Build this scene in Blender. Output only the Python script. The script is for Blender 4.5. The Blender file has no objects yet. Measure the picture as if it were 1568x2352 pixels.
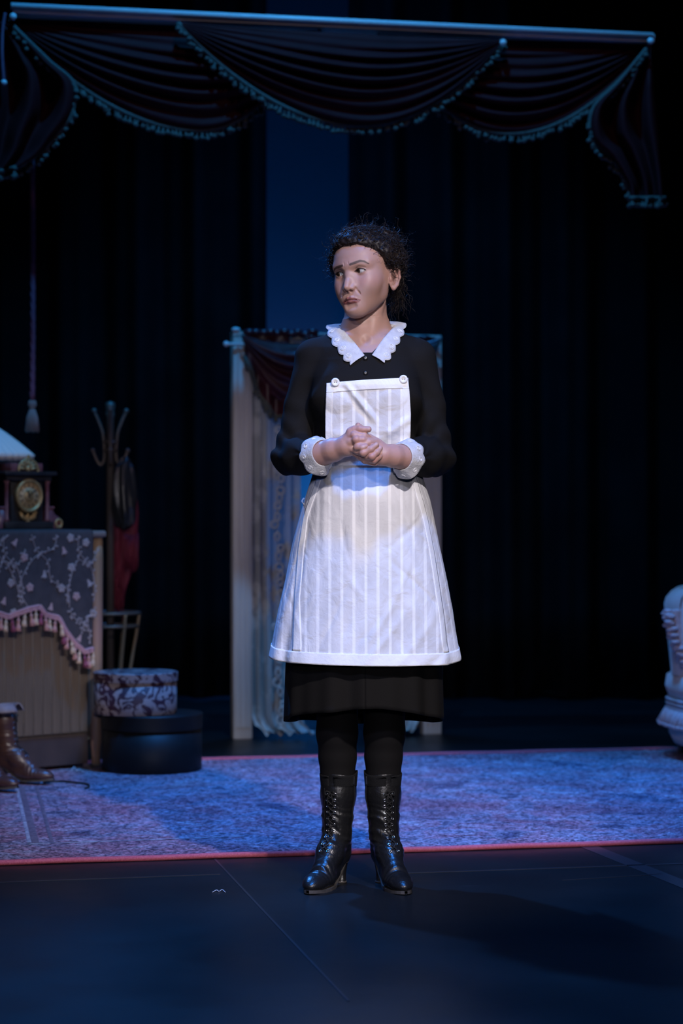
import bpy, bmesh, math, random
import numpy as np
from mathutils import Vector, Matrix
random.seed(7); rng = np.random.default_rng(7)
S = bpy.context.scene; C = S.collection
PI = math.pi

# ------------------------------------------------------------------ camera
FPX, CAMY, CAMZ = 5196.0, -6.0, 0.99          # focal length in px of the 1568x2352 frame
cam_d = bpy.data.cameras.new('camera'); cam = bpy.data.objects.new('camera', cam_d); C.objects.link(cam)
cam.location = (0, CAMY, CAMZ); cam.rotation_euler = (PI/2, 0, 0)
cam_d.sensor_fit = 'HORIZONTAL'; cam_d.sensor_width = 24.0; cam_d.lens = 24.0*FPX/1568
cam_d.clip_start = 0.1; cam_d.clip_end = 100
cam_d.dof.use_dof = True; cam_d.dof.focus_distance = 5.88; cam_d.dof.aperture_fstop = 3.2
S.camera = cam

# ------------------------------------------------------------------ world, exposure
W = bpy.data.worlds.new('world'); S.world = W; W.use_nodes = True
W.node_tree.nodes['Background'].inputs[0].default_value = (0.10, 0.16, 0.45, 1)
W.node_tree.nodes['Background'].inputs[1].default_value = 0.008
S.view_settings.view_transform = 'Standard'; S.view_settings.look = 'None'
S.view_settings.gamma = 1; S.view_settings.use_curve_mapping = False
S.view_settings.exposure = 0.0

# ------------------------------------------------------------------ stage lights
def spot(name, loc, aim, power, color, angle, blend=0.5, size=0.12):
    l = bpy.data.lights.new(name, 'SPOT'); l.energy = power; l.color = color
    l.spot_size = math.radians(angle); l.spot_blend = blend; l.shadow_soft_size = size
    o = bpy.data.objects.new(name, l); C.objects.link(o); o.location = loc
    o.rotation_euler = (Vector(aim)-Vector(loc)).to_track_quat('-Z', 'Y').to_euler()
    return o
spot('key_spot',      (1.7, -5.2, 4.2), (0.06, 0, 0.80), 1120, (1.0, 0.92, 0.95), 20, 0.6, 0.10)
spot('front_wash',    (-1.3, -5.4, 3.4), (0.05, 0.0, 0.85), 210, (0.90, 0.87, 1.0), 20, 0.9, 0.15)
spot('added_fill',     (0.5, -9.5, 2.1), (0.06, 0.0, 1.0), 520, (0.95, 0.90, 1.0), 14, 0.8, 0.2)  # added low frontal fill, softens the forearm shade on the apron
spot('blue_side',     (-2.9, -4.6, 3.0), (0.05, 0.0, 0.95), 90, (0.08, 0.26, 1.0), 20, 0.9, 0.15)
spot('blue_top',      (0.35, 1.1, 6.5), (0.35, 1.75, 0), 3000, (0.05, 0.26, 1.0), 34, 0.9, 0.15)
spot('blue_back_left',(-2.2, 3.6, 5.6), (0.0, -0.1, 1.2), 1500, (0.05, 0.28, 1.0), 26, 0.8, 0.12)
spot('blue_front',    (0.3, -2.2, 6.6), (0.35, -1.5, 0), 1750, (0.02, 0.25, 1.0), 50, 0.9, 0.3)
spot('valance_blue',  (0.0, 0.9, 6.4), (0.0, 2.95, 3.0), 720, (0.015, 0.38, 1.0), 52, 0.5, 0.05)
spot('valance_front', (0.4, -0.6, 6.2), (0.1, 2.95, 2.75), 45, (1.0, 0.72, 0.80), 44, 0.9, 0.2)
spot('drape_wash',    (0.0, 4.7, 6.0), (0.0, 5.5, 0.0), 600, (0.02, 0.27, 1.0), 56, 1.0, 0.3)
spot('cyc_blue',      (-0.3, 6.45, 0.06), (-0.22, 7.6, 1.45), 74, (0.0, 0.23, 1.0), 100, 1.0, 0.3)
spot('props_wash',    (2.6, -4.2, 4.6), (-1.25, 2.9, 0.75), 330, (1.0, 0.86, 0.86), 15, 1.0, 0.15)
spot('window_wash',   (-2.4, -3.6, 4.4), (-0.35, 3.95, 0.75), 330, (0.88, 0.86, 1.0), 11, 1.0, 0.15)
spot('chair_wash',    (0.2, -4.0, 4.6), (1.65, 3.0, 0.5), 260, (0.86, 0.82, 1.0), 9, 1.0, 0.15)

# ------------------------------------------------------------------ helpers
def P(px, py, Y=0.0):
    D = Y-CAMY
    return Vector(((px-784)*D/FPX, Y, CAMZ-(py-1176)*D/FPX))
def G(px, py):
    return P(px, py, FPX*CAMZ/(py-1176)+CAMY)
def lerp(a, b, t): return a+(b-a)*t
def interp(x, xs, ys): return float(np.interp(x, xs, ys))
def crom(pts, n):
    pts = [np.array(p, float) for p in pts]; out = []
    m = len(pts)-1
    for i in range(n):
        f = i/(n-1)*m; k = min(int(f), m-1); t = f-k
        p0 = pts[max(k-1, 0)]; p1 = pts[k]; p2 = pts[k+1]; p3 = pts[min(k+2, m)]
        out.append(0.5*((2*p1)+(-p0+p2)*t+(2*p0-5*p1+4*p2-p3)*t*t+(-p0+3*p1-3*p2+p3)*t**3))
    return out

def nt(m): return m.node_tree.nodes, m.node_tree.links
def mat(name, col, rough=0.6, metal=0.0, spec=0.5, col2=None, nscale=20, bump=0.0, bscale=80, sheen=0.0,
        detail=4, stretch=(1, 1, 1), coat=0.0, sub=0.0, lo=0.35, hi=0.65, coords='Object'):
    m = bpy.data.materials.new(name); m.use_nodes = True; N, L = nt(m)
    b = N['Principled BSDF']; b.inputs['Base Color'].default_value = (*col, 1)
    b.inputs['Roughness'].default_value = rough; b.inputs['Metallic'].default_value = metal
    b.inputs['Specular IOR Level'].default_value = spec
    if sheen: b.inputs['Sheen Weight'].default_value = sheen
    if coat: b.inputs['Coat Weight'].default_value = coat; b.inputs['Coat Roughness'].default_value = 0.15
    if sub:
        b.inputs['Subsurface Weight'].default_value = sub
        b.inputs['Subsurface Radius'].default_value = (1.0, 0.4, 0.2); b.inputs['Subsurface Scale'].default_value = 0.006
    if col2 is not None or bump:
        tc = N.new('ShaderNodeTexCoord'); mp = N.new('ShaderNodeMapping'); mp.inputs['Scale'].default_value = stretch
        L.new(tc.outputs[coords], mp.inputs['Vector'])
    if col2 is not None:
        n = N.new('ShaderNodeTexNoise'); n.inputs['Scale'].default_value = nscale; n.inputs['Detail'].default_value = detail
        L.new(mp.outputs[0], n.inputs['Vector'])
        r = N.new('ShaderNodeValToRGB'); r.color_ramp.elements[0].position = lo; r.color_ramp.elements[1].position = hi
        r.color_ramp.elements[0].color = (*col, 1); r.color_ramp.elements[1].color = (*col2, 1)
        L.new(n.outputs['Fac'], r.inputs[0]); L.new(r.outputs[0], b.inputs['Base Color'])
    if bump:
        n2 = N.new('ShaderNodeTexNoise'); n2.inputs['Scale'].default_value = bscale; n2.inputs['Detail'].default_value = 3
        L.new(mp.outputs[0], n2.inputs['Vector'])
        bp = N.new('ShaderNodeBump'); bp.inputs['Strength'].default_value = bump; bp.inputs['Distance'].default_value = 0.004
        L.new(n2.outputs['Fac'], bp.inputs['Height']); L.new(bp.outputs[0], b.inputs['Normal'])
    return m
def vcol_mat(name, rough, spec=0.5, sub=0.0, coat=0.0, bump=0.0, bscale=400):
    m = mat(name, (1, 1, 1), rough, spec=spec, sub=sub, coat=coat, bump=bump, bscale=bscale); N, L = nt(m)
    a = N.new('ShaderNodeVertexColor'); a.layer_name = 'Col'
    L.new(a.outputs[0], N['Principled BSDF'].inputs['Base Color'])
    return m

def mesh_obj(name, verts, faces, material, parent=None, smooth=True, uv=None, cols=None, solid=0.0, mats=None, midx=None):
    me = bpy.data.meshes.new(name)
    me.from_pydata([tuple(map(float, v)) for v in verts], [], [tuple(map(int, f)) for f in faces])
    if mats:
        for q in mats: me.materials.append(q)
        if midx is not None: me.polygons.foreach_set('material_index', np.asarray(midx, dtype=np.int32))
    elif material: me.materials.append(material)
    if smooth: me.polygons.foreach_set('use_smooth', np.ones(len(me.polygons), bool))
    if uv is not None:
        l = me.uv_layers.new(name='UVMap'); vi = np.empty(len(me.loops), np.int32); me.loops.foreach_get('vertex_index', vi)
        l.data.foreach_set('uv', np.asarray(uv, np.float32)[vi].ravel())
    if cols is not None:
        ca = me.color_attributes.new('Col', 'FLOAT_COLOR', 'POINT')
        c4 = np.ones((len(verts), 4), np.float32); c4[:, :3] = cols; ca.data.foreach_set('color', c4.ravel())
    me.update()
    o = bpy.data.objects.new(name, me); C.objects.link(o)
    if solid:
        md = o.modifiers.new('thickness', 'SOLIDIFY'); md.thickness = solid; md.offset = 0
    if parent: attach(o, parent)
    return o
def chain_loc(o):
    M = Matrix.Identity(4)
    while o is not None:
        M = Matrix.LocRotScale(o.location, o.rotation_euler, o.scale) @ M if o.get('_local') is None else M
        o = o.parent
    return M
BASE = {}
def attach(o, parent, local=False):
    """parent o; its mesh is in world space unless local=True"""
    o.parent = parent
    if not local:
        M = BASE.get(parent.name)
        if M is not None: o.matrix_parent_inverse = M.inverted()
def empty(name, loc=(0, 0, 0), rz=0.0):
    o = bpy.data.objects.new(name, None); C.objects.link(o); o.location = loc; o.rotation_euler = (0, 0, rz)
    o.empty_display_size = 0.1
    BASE[o.name] = Matrix.LocRotScale(Vector(loc), o.rotation_euler, None)
    return o
def tag(o, label, cat, group=None, kind=None):
    o['label'] = label; o['category'] = cat
    if group: o['group'] = group
    if kind: o['kind'] = kind
    return o
def struct(o):
    o['kind'] = 'structure'; return o

class MB:
    def __init__(s): s.v = []; s.f = []
    def add(s, v, f):
        n = len(s.v); s.v += [tuple(p) for p in v]; s.f += [tuple(i+n for i in q) for q in f]; return s
    def box(s, lo, hi, bev=0.0):
        bm = bmesh.new(); bmesh.ops.create_cube(bm, size=1)
        for v in bm.verts: v.co = Vector([(lo[i]+hi[i])/2+v.co[i]*(hi[i]-lo[i]) for i in range(3)])
        if bev: bmesh.ops.bevel(bm, geom=list(bm.edges), offset=bev, segments=2, affect='EDGES', profile=0.5)
        bm.verts.index_update(); s.add([v.co[:] for v in bm.verts], [[v.index for v in f.verts] for f in bm.faces]); bm.free(); return s
    def tube(s, pts, r, n=8, caps=True):
        pts = [Vector(p) for p in pts]; m = len(pts)
        rr = r if hasattr(r, '__len__') else [r]*m
        t0 = (pts[1]-pts[0]).normalized(); up = Vector((0, 0, 1)) if abs(t0.z) < 0.9 else Vector((1, 0, 0))
        a = t0.cross(up).normalized(); V = []; F = []
        for i in range(m):
            t = (pts[min(i+1, m-1)]-pts[max(i-1, 0)])
            if t.length < 1e-9: t = t0
            t = t.normalized(); a = (a-t*a.dot(t))
            if a.length < 1e-6: a = t.orthogonal()
            a.normalize(); b = t.cross(a)
            for k in range(n):
                c = 2*PI*k/n; V.append(pts[i]+(a*math.cos(c)+b*math.sin(c))*rr[i])
        for i in range(m-1):
            for k in range(n):
                F.append((i*n+k, i*n+(k+1) % n, (i+1)*n+(k+1) % n, (i+1)*n+k))
        if caps: F.append(tuple(range(n-1, -1, -1))); F.append(tuple((m-1)*n+k for k in range(n)))
        return s.add(V, F)
    def lathe(s, prof, c=(0, 0, 0), n=32, axis='z', sx=1, sy=1):
        V = []; F = []; m = len(prof)
        for (r, z) in prof:
            for k in range(n):
                a = 2*PI*k/n; x, y = r*math.cos(a)*sx, r*math.sin(a)*sy
                p = (x, y, z) if axis == 'z' else ((x, -z, y) if axis == 'y' else (z, x, y))
                V.append((p[0]+c[0], p[1]+c[1], p[2]+c[2]))
        for i in range(m-1):
            for k in range(n): F.append((i*n+k, i*n+(k+1) % n, (i+1)*n+(k+1) % n, (i+1)*n+k))
        if prof[0][0] > 1e-5: F.append(tuple(range(n-1, -1, -1)))
        if prof[-1][0] > 1e-5: F.append(tuple((m-1)*n+k for k in range(n)))
        return s.add(V, F)
    def torus(s, c, R, r, n=24, m=8, axis='z', sx=1, sy=1):
        V = []; F = []
        for i in range(n):
            a = 2*PI*i/n
            for j in range(m):
                b = 2*PI*j/m; q = R+r*math.cos(b); x, y, z = q*math.cos(a)*sx, q*math.sin(a)*sy, r*math.sin(b)
                p = (x, y, z) if axis == 'z' else ((x, -z, y) if axis == 'y' else (z, x, y))
                V.append((p[0]+c[0], p[1]+c[1], p[2]+c[2]))
        for i in range(n):
            for j in range(m): F.append((i*m+j, ((i+1) % n)*m+j, ((i+1) % n)*m+(j+1) % m, i*m+(j+1) % m))
        return s.add(V, F)
    def ball(s, c, r, n=12, m=8):
        r = r if hasattr(r, '__len__') else (r, r, r)
        V = [(c[0], c[1], c[2]-r[2])]; F = []
        for i in range(1, m):
            b = -PI/2+PI*i/m
            for k in range(n):
                a = 2*PI*k/n; V.append((c[0]+r[0]*math.cos(b)*math.cos(a), c[1]+r[1]*math.cos(b)*math.sin(a), c[2]+r[2]*math.sin(b)))
        V.append((c[0], c[1], c[2]+r[2])); last = len(V)-1
        for k in range(n): F.append((0, 1+(k+1) % n, 1+k)); F.append((last, 1+(m-2)*n+k, 1+(m-2)*n+(k+1) % n))
        for i in range(m-2):
            for k in range(n): F.append((1+i*n+k, 1+i*n+(k+1) % n, 1+(i+1)*n+(k+1) % n, 1+(i+1)*n+k))
        return s.add(V, F)
    def grid(s, rows):
        """rows: list of equally long lists of points"""
        h, w = len(rows), len(rows[0]); V = [p for r in rows for p in r]
        F = [(i*w+j, i*w+j+1, (i+1)*w+j+1, (i+1)*w+j) for i in range(h-1) for j in range(w-1)]
        return s.add(V, F)
    def build(s, name, material, parent=None, smooth=True, solid=0.0, local=False, uv=None):
        o = mesh_obj(name, s.v, s.f, material, None, smooth, solid=solid, uv=uv)
        if parent: attach(o, parent, local)
        return o
def autosmooth(o, ang=40):
    me = o.data; bm = bmesh.new(); bm.from_mesh(me); a = math.radians(ang)
    for e in bm.edges:
        if len(e.link_faces) == 2 and e.calc_face_angle(0) > a: e.smooth = False
    bm.to_mesh(me); bm.free(); return o
def copy_tree(o, parent=None):
    c = o.copy(); C.objects.link(c); c.parent = parent
    if parent is None: BASE[c.name] = BASE.get(o.name)
    for ch in list(o.children): copy_tree(ch, c)
    return c

# ------------------------------------------------------------------ implicit surfaces
class SDF:
    def __init__(s, lo, hi, vox, pad=0.012):
        s.pad = pad; s.lo = np.array(lo, float); s.vox = vox
        n = np.ceil((np.array(hi)-s.lo)/vox).astype(int)+1
        s.ax = [(s.lo[i]+np.arange(n[i])*vox).astype(np.float32) for i in range(3)]
        s.F = np.full(n, 0.08, np.float32)
    def region(s, lo, hi):
        sl = []
        for i in range(3):
            a = int(np.clip(math.floor((lo[i]-s.lo[i])/s.vox), 0, len(s.ax[i]))); b = int(np.clip(math.ceil((hi[i]-s.lo[i])/s.vox)+1, 0, len(s.ax[i])))
            sl.append(slice(a, b))
        sl = tuple(sl)
        return sl, s.ax[0][sl[0]][:, None, None], s.ax[1][sl[1]][None, :, None], s.ax[2][sl[2]][None, None, :]
    def op(s, fn, lo, hi, k, mode='u'):
        m = k+s.pad
        sl, X, Y, Z = s.region([q-m for q in lo], [q+m for q in hi])
        a = s.F[sl]
        if a.size == 0: return s
        d = fn(X, Y, Z)
        if mode == 's': d = -d; a2 = -a
        else: a2 = a
        if mode == 's':   # max(a, d)
            h = np.maximum(k-np.abs(a-d), 0)/max(k, 1e-6); s.F[sl] = np.maximum(a, d)+h*h*k*0.25
        else:
            h = np.maximum(k-np.abs(a-d), 0)/max(k, 1e-6); s.F[sl] = np.minimum(a, d)-h*h*k*0.25
        return s
    def cap(s, a, b, r1, r2=None, k=0.005, mode='u'):
        r2 = r1 if r2 is None else r2; a = np.array(a, float); b = np.array(b, float); ab = b-a; L2 = max(float(ab@ab), 1e-12)
        def fn(X, Y, Z):
            px, py, pz = X-a[0], Y-a[1], Z-a[2]
            t = np.clip((px*ab[0]+py*ab[1]+pz*ab[2])/L2, 0, 1)
            return np.sqrt((px-t*ab[0])**2+(py-t*ab[1])**2+(pz-t*ab[2])**2)-(r1+(r2-r1)*t)
        R = max(r1, r2)
        return s.op(fn, np.minimum(a, b)-R, np.maximum(a, b)+R, k, mode)
    def chain(s, pts, rs, k=0.005, mode='u'):
        for i in range(len(pts)-1): s.cap(pts[i], pts[i+1], rs[i], rs[i+1], k, mode)
        return s
    def ell(s, c, r, k=0.005, mode='u', rot=None):
        c = np.array(c, float); r = np.array(r, float); R = float(r.max())
        def fn(X, Y, Z):
            x, y, z = X-c[0], Y-c[1], Z-c[2]
            if rot is not None:
                x, y, z = (rot[0][0]*x+rot[1][0]*y+rot[2][0]*z, rot[0][1]*x+rot[1][1]*y+rot[2][1]*z, rot[0][2]*x+rot[1][2]*y+rot[2][2]*z)
            k0 = np.sqrt((x/r[0])**2+(y/r[1])**2+(z/r[2])**2); k1 = np.sqrt((x/r[0]**2)**2+(y/r[1]**2)**2+(z/r[2]**2)**2)
            return k0*(k0-1)/np.maximum(k1, 1e-6)
        e = r if rot is None else np.array([R]*3)
        return s.op(fn, c-e, c+e, k, mode)
    def sample(s, p):
        q = (np.asarray(p, float)-s.lo)/s.vox; n = np.array(s.F.shape)
        q = np.clip(q, 0, n-1.001); i = q.astype(int); f = q-i; r = 0
        for dx in (0, 1):
            for dy in (0, 1):
                for dz in (0, 1):
                    w = (f[..., 0] if dx else 1-f[..., 0])*(f[..., 1] if dy else 1-f[..., 1])*(f[..., 2] if dz else 1-f[..., 2])
                    r = r+w*s.F[i[..., 0]+dx, i[..., 1]+dy, i[..., 2]+dz]
        return r
    def grad(s, p):
        p = np.asarray(p, float); g = []; e = s.vox
        for i in range(3):
            d = np.zeros(3); d[i] = e; g.append(s.sample(p+d)-s.sample(p-d))
        g = np.stack(g, -1); return g/np.maximum(np.linalg.norm(g, axis=-1, keepdims=True), 1e-9)
    def project(s, p, off, it=12):
        p = np.array(p, float)
        for _ in range(it): p = p-s.grad(p)*(s.sample(p)-off)[..., None]*0.8
        return p
    def front_map(s, off=0.0):
        d = s.F-off; k = np.argmax(d < 0, axis=1); k1 = np.maximum(k, 1)
        I, J = np.meshgrid(np.arange(d.shape[0]), np.arange(d.shape[2]), indexing='ij'); a = d[I, k1-1, J]; b = d[I, k1, J]
        y = s.ax[1][k1-1]+s.vox*a/np.where(a == b, 1, a-b); y[d[I, k, J] >= 0] = 9.0
        def fn(x, z):
            i = min(max((x-s.lo[0])/s.vox, 0), y.shape[0]-1.001); j = min(max((z-s.lo[2])/s.vox, 0), y.shape[1]-1.001)
            a, b = int(i), int(j); u, v = i-a, j-b
            q = float(y[a, b]*(1-u)*(1-v)+y[a+1, b]*u*(1-v)+y[a, b+1]*(1-u)*v+y[a+1, b+1]*u*v)
            return None if q > 1 else q
        return fn
    def front(s, x, z, off=0.0):
        """y of the surface seen from -y"""
        ys = s.ax[1].astype(float); p = np.stack([np.full_like(ys, x), ys, np.full_like(ys, z)], -1); d = s.sample(p)-off
        k = np.argmax(d < 0)
        if d[k] >= 0: return None
        if k == 0: return ys[0]
        return ys[k-1]+(ys[k]-ys[k-1])*d[k-1]/(d[k-1]-d[k])
    def mesh(s):
        F = s.F; I = F < 0
        nx, ny, nz = F.shape
        cnt = np.zeros((nx-1, ny-1, nz-1), np.int8)
        for a in (0, 1):
            for b in (0, 1):
                for c in (0, 1): cnt += I[a:nx-1+a, b:ny-1+b, c:nz-1+c]
        mask = (cnt > 0) & (cnt < 8); ci = np.argwhere(mask)
        idx = np.full(mask.shape, -1, np.int64); idx[mask] = np.arange(len(ci))
        acc = np.zeros((len(ci), 3)); num = np.zeros(len(ci))
        for ax in range(3):
            o1, o2 = [(1, 2), (0, 2), (0, 1)][ax]
            for u in (0, 1):
                for v in (0, 1):
                    a = np.zeros(3, int); a[o1] = u; a[o2] = v; b = a.copy(); b[ax] = 1
                    A = ci+a; B = ci+b; va = F[A[:, 0], A[:, 1], A[:, 2]]; vb = F[B[:, 0], B[:, 1], B[:, 2]]
                    cr = (va < 0) != (vb < 0); t = np.where(cr, va/np.where(va == vb, 1, va-vb), 0)
                    p = a+t[:, None]*(b-a); acc += np.where(cr[:, None], p, 0); num += cr
        V = s.lo+(ci+acc/num[:, None])*s.vox; Q = []
        for ax in range(3):
            o1, o2 = [(1, 2), (2, 0), (0, 1)][ax]
            sa = [slice(None)]*3; sb = [slice(None)]*3; sa[ax] = slice(0, -1); sb[ax] = slice(1, None)
            ch = I[tuple(sa)] != I[tuple(sb)]; e = np.argwhere(ch)
            ok = (e[:, o1] > 0) & (e[:, o2] > 0) & (e[:, o1] < F.shape[o1]-1) & (e[:, o2] < F.shape[o2]-1); e = e[ok]
            d1 = np.zeros(3, int); d1[o1] = 1; d2 = np.zeros(3, int); d2[o2] = 1
            g = lambda q: idx[q[:, 0], q[:, 1], q[:, 2]]
            quad = np.stack([g(e-d1-d2), g(e-d2), g(e), g(e-d1)], 1)
            ins = I[e[:, 0], e[:, 1], e[:, 2]]
            quad[~ins] = quad[~ins][:, ::-1]; Q.append(quad)
        return V, np.concatenate(Q)
# ================================================================== materials
M = {}
M['drape'] = mat('black_drape', (0.0035, 0.0038, 0.005), 0.95, spec=0.05, col2=(0.006, 0.0065, 0.0075), nscale=3, bump=0.2, bscale=300)
M['cyc'] = mat('painted_cyclorama', (0.30, 0.36, 0.42), 0.9, spec=0.1, col2=(0.34, 0.40, 0.46), nscale=1.2)
M['tape'] = mat('floor_tape', (0.020, 0.023, 0.028), 0.30, spec=0.6)
M['thread'] = mat('pale_thread', (0.5, 0.5, 0.52), 0.8)
M['cable'] = mat('black_cable', (0.012, 0.012, 0.014), 0.5)
M['rod'] = mat('painted_board', (0.70, 0.72, 0.74), 0.4, col2=(0.80, 0.82, 0.84), nscale=6, stretch=(1, 20, 20))
M['satin'] = mat('burgundy_satin', (0.060, 0.014, 0.020), 0.34, spec=0.45, col2=(0.075, 0.017, 0.024), nscale=9, bump=0.06, bscale=160)
M['valance'] = mat('burgundy_velvet_swag', (0.050, 0.008, 0.010), 0.7, spec=0.12, col2=(0.062, 0.010, 0.013), nscale=8)
M['fringe'] = mat('grey_green_fringe', (0.075, 0.080, 0.072), 0.9, col2=(0.12, 0.12, 0.105), nscale=120)
M['cord'] = mat('plum_cord', (0.16, 0.05, 0.10), 0.8, col2=(0.22, 0.08, 0.13), nscale=200)
M['tassel_grey'] = mat('taupe_tassel', (0.17, 0.14, 0.14), 0.9, col2=(0.24, 0.20, 0.20), nscale=90, stretch=(1, 1, 0.1))

def floor_mat():
    m = mat('stage_vinyl', (0.012, 0.013, 0.016), 0.34, spec=0.22); N, L = nt(m); b = N['Principled BSDF']
    tc = N.new('ShaderNodeTexCoord')
    def noise(scale, det, st=(1, 1, 1)):
        mp = N.new('ShaderNodeMapping'); mp.inputs['Scale'].default_value = st; L.new(tc.outputs['Object'], mp.inputs[0])
        n = N.new('ShaderNodeTexNoise'); n.inputs['Scale'].default_value = scale; n.inputs['Detail'].default_value = det
        L.new(mp.outputs[0], n.inputs['Vector']); return n
    def ramp(src, a, b_, c0, c1):
        r = N.new('ShaderNodeValToRGB'); r.color_ramp.elements[0].position = a; r.color_ramp.elements[1].position = b_
        r.color_ramp.elements[0].color = (*c0, 1); r.color_ramp.elements[1].color = (*c1, 1); L.new(src.outputs[0], r.inputs[0]); return r
    base = ramp(noise(1.3, 5), 0.35, 0.7, (0.006, 0.007, 0.008), (0.011, 0.012, 0.013))
    # dust specks and scuffs worn into the vinyl
    v = N.new('ShaderNodeTexVoronoi'); v.inputs['Scale'].default_value = 9; L.new(tc.outputs['Object'], v.inputs['Vector'])
    sp = ramp(v, 0.012, 0.02, (1, 1, 1), (0, 0, 0))
    sc = ramp(noise(7, 6, (0.6, 3.5, 1)), 0.69, 0.75, (0, 0, 0), (0.35, 0.35, 0.35))
    ad = N.new('ShaderNodeMath'); ad.operation = 'MAXIMUM'; L.new(sp.outputs[0], ad.inputs[0]); L.new(sc.outputs[0], ad.inputs[1])
    mx = N.new('ShaderNodeMix'); mx.data_type = 'RGBA'; L.new(ad.outputs[0], mx.inputs[0]); L.new(base.outputs[0], mx.inputs[6])
    mx.inputs[7].default_value = (0.060, 0.063, 0.070, 1); L.new(mx.outputs[2], b.inputs['Base Color'])
    rr = ramp(noise(2.2, 4), 0.3, 0.75, (0.32, 0.32, 0.32), (0.46, 0.46, 0.46)); L.new(rr.outputs[0], b.inputs['Roughness'])
    return m
M['floor'] = floor_mat()

def rug_mat():
    m = mat('worn_persian_rug', (0.3, 0.25, 0.3), 0.95, spec=0.1); N, L = nt(m); b = N['Principled BSDF']
    tc = N.new('ShaderNodeTexCoord')
    def noise(scale, det, st=(1, 1, 1), dist=0.0):
        mp = N.new('ShaderNodeMapping'); mp.inputs['Scale'].default_value = st; L.new(tc.outputs['Object'], mp.inputs[0])
        n = N.new('ShaderNodeTexNoise'); n.inputs['Scale'].default_value = scale; n.inputs['Detail'].default_value = det
        n.inputs['Distortion'].default_value = dist; L.new(mp.outputs[0], n.inputs['Vector']); return n.outputs[0]
    def ramp(src, pts):
        r = N.new('ShaderNodeValToRGB'); e = r.color_ramp.elements
        while len(e) < len(pts): e.new(0.5)
        for q, (p, c) in zip(e, pts): q.position = p; q.color = (*c, 1)
        L.new(src, r.inputs[0]); return r.outputs[0]
    def mix(f, a, c, mode='MIX'):
        x = N.new('ShaderNodeMix'); x.data_type = 'RGBA'; x.blend_type = mode
        if isinstance(f, float): x.inputs[0].default_value = f
        else: L.new(f, x.inputs[0])
        for i, q in ((6, a), (7, c)):
            if isinstance(q, tuple): x.inputs[i].default_value = (*q, 1)
            else: L.new(q, x.inputs[i])
        return x.outputs[2]
    field = ramp(noise(5.5, 7, (1, 1, 1), 1.2), [(0.32, (0.12, 0.11, 0.17)), (0.45, (0.36, 0.33, 0.40)), (0.55, (0.40, 0.22, 0.27)), (0.68, (0.50, 0.47, 0.52))])
    fine = ramp(noise(75, 6, (1.0, 1.9, 1), 0.9), [(0.40, (0.07, 0.07, 0.10)), (0.51, (0.60, 0.58, 0.62)), (0.62, (1.55, 1.5, 1.45))])
    col = mix(1.0, field, fine, 'MULTIPLY')
    red = ramp(noise(3.1, 5, (1, 1, 1), 0.8), [(0.48, (0, 0, 0)), (0.62, (0.6, 0.6, 0.6))])
    col = mix(red, col, mix(1.0, (0.34, 0.13, 0.16), fine, 'MULTIPLY'))
    L.new(col, b.inputs['Base Color'])
    bp = N.new('ShaderNodeBump'); bp.inputs['Strength'].default_value = 0.6; bp.inputs['Distance'].default_value = 0.004
    L.new(noise(70, 4, (1, 1.6, 1)), bp.inputs['Height']); L.new(bp.outputs[0], b.inputs['Normal'])
    return m
M['rug'] = rug_mat()
M['rug_binding'] = mat('red_rug_binding', (0.42, 0.075, 0.12), 0.85, col2=(0.52, 0.12, 0.16), nscale=220, bump=0.4, bscale=400)

# ================================================================== stage
floor = struct(MB().box((-9, -8, -0.06), (9, 11, 0)).build('floor', M['floor'], smooth=False))
tag(floor, 'black scuffed vinyl stage floor', 'floor')
wall = struct(MB().box((-9, 7.6, 0), (9, 7.75, 7)).build('wall_back', M['cyc'], smooth=False))
tag(wall, 'blue-lit back wall seen through the gap in the black drapes', 'wall')
def strip(p, q, w, name='tape_strip', h=0.0012, m='tape'):
    a, b = G(*p), G(*q); d = (b-a); d.z = 0; n = Vector((-d.y, d.x, 0)).normalized()*w/2
    a.z = b.z = 0
    mb = MB(); V = [a-n, b-n, b+n, a+n]; mb.add([(*v[:2], 0.0) for v in V]+[(*v[:2], h) for v in V],
        [(4, 5, 6, 7), (0, 1, 5, 4), (1, 2, 6, 5), (2, 3, 7, 6), (3, 0, 4, 7)])
    return mb.build(name, M[m], floor, smooth=False)
strip((487, 1967), (800, 2300), 0.006); strip((0, 2027), (505, 2008), 0.010)
strip((930, 2006), (1568, 1984), 0.012); strip((1350, 1944), (1600, 2044), 0.055); strip((1290, 2022), (1520, 2008), 0.005)

def drape(name, x0, x1, Y, H, label, wave=0.34, amp=0.075, seed=0):
    r = random.Random(seed); mb = MB(); n = int((x1-x0)/0.018); rows = []
    ph = [r.uniform(0, 6) for _ in range(4)]
    for iz in range(15):
        z = 0.012+(H-0.012)*iz/14; row = []
        for i in range(n+1):
            x = x0+(x1-x0)*i/n; s = x/wave*2*PI
            y = Y+amp*math.sin(s+0.8*math.sin(x*1.7+ph[0])+0.15*z)+amp*0.35*math.sin(2.3*s+ph[1]+0.1*z)+0.02*math.sin(5*x+ph[2])
            row.append((x, y, z))
        rows.append(row)
    o = mb.grid(rows).build(name, M['drape'], solid=0.004); return tag(o, label, 'curtain')
drape('stage_drape', -7.0, -0.397, 5.95, 6.5, 'black pleated stage drape behind the coat rack and hat boxes', seed=1)
drape('stage_drape', 0.037, 7.0, 5.95, 6.5, 'black pleated stage drape behind the armchair', seed=2)

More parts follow.
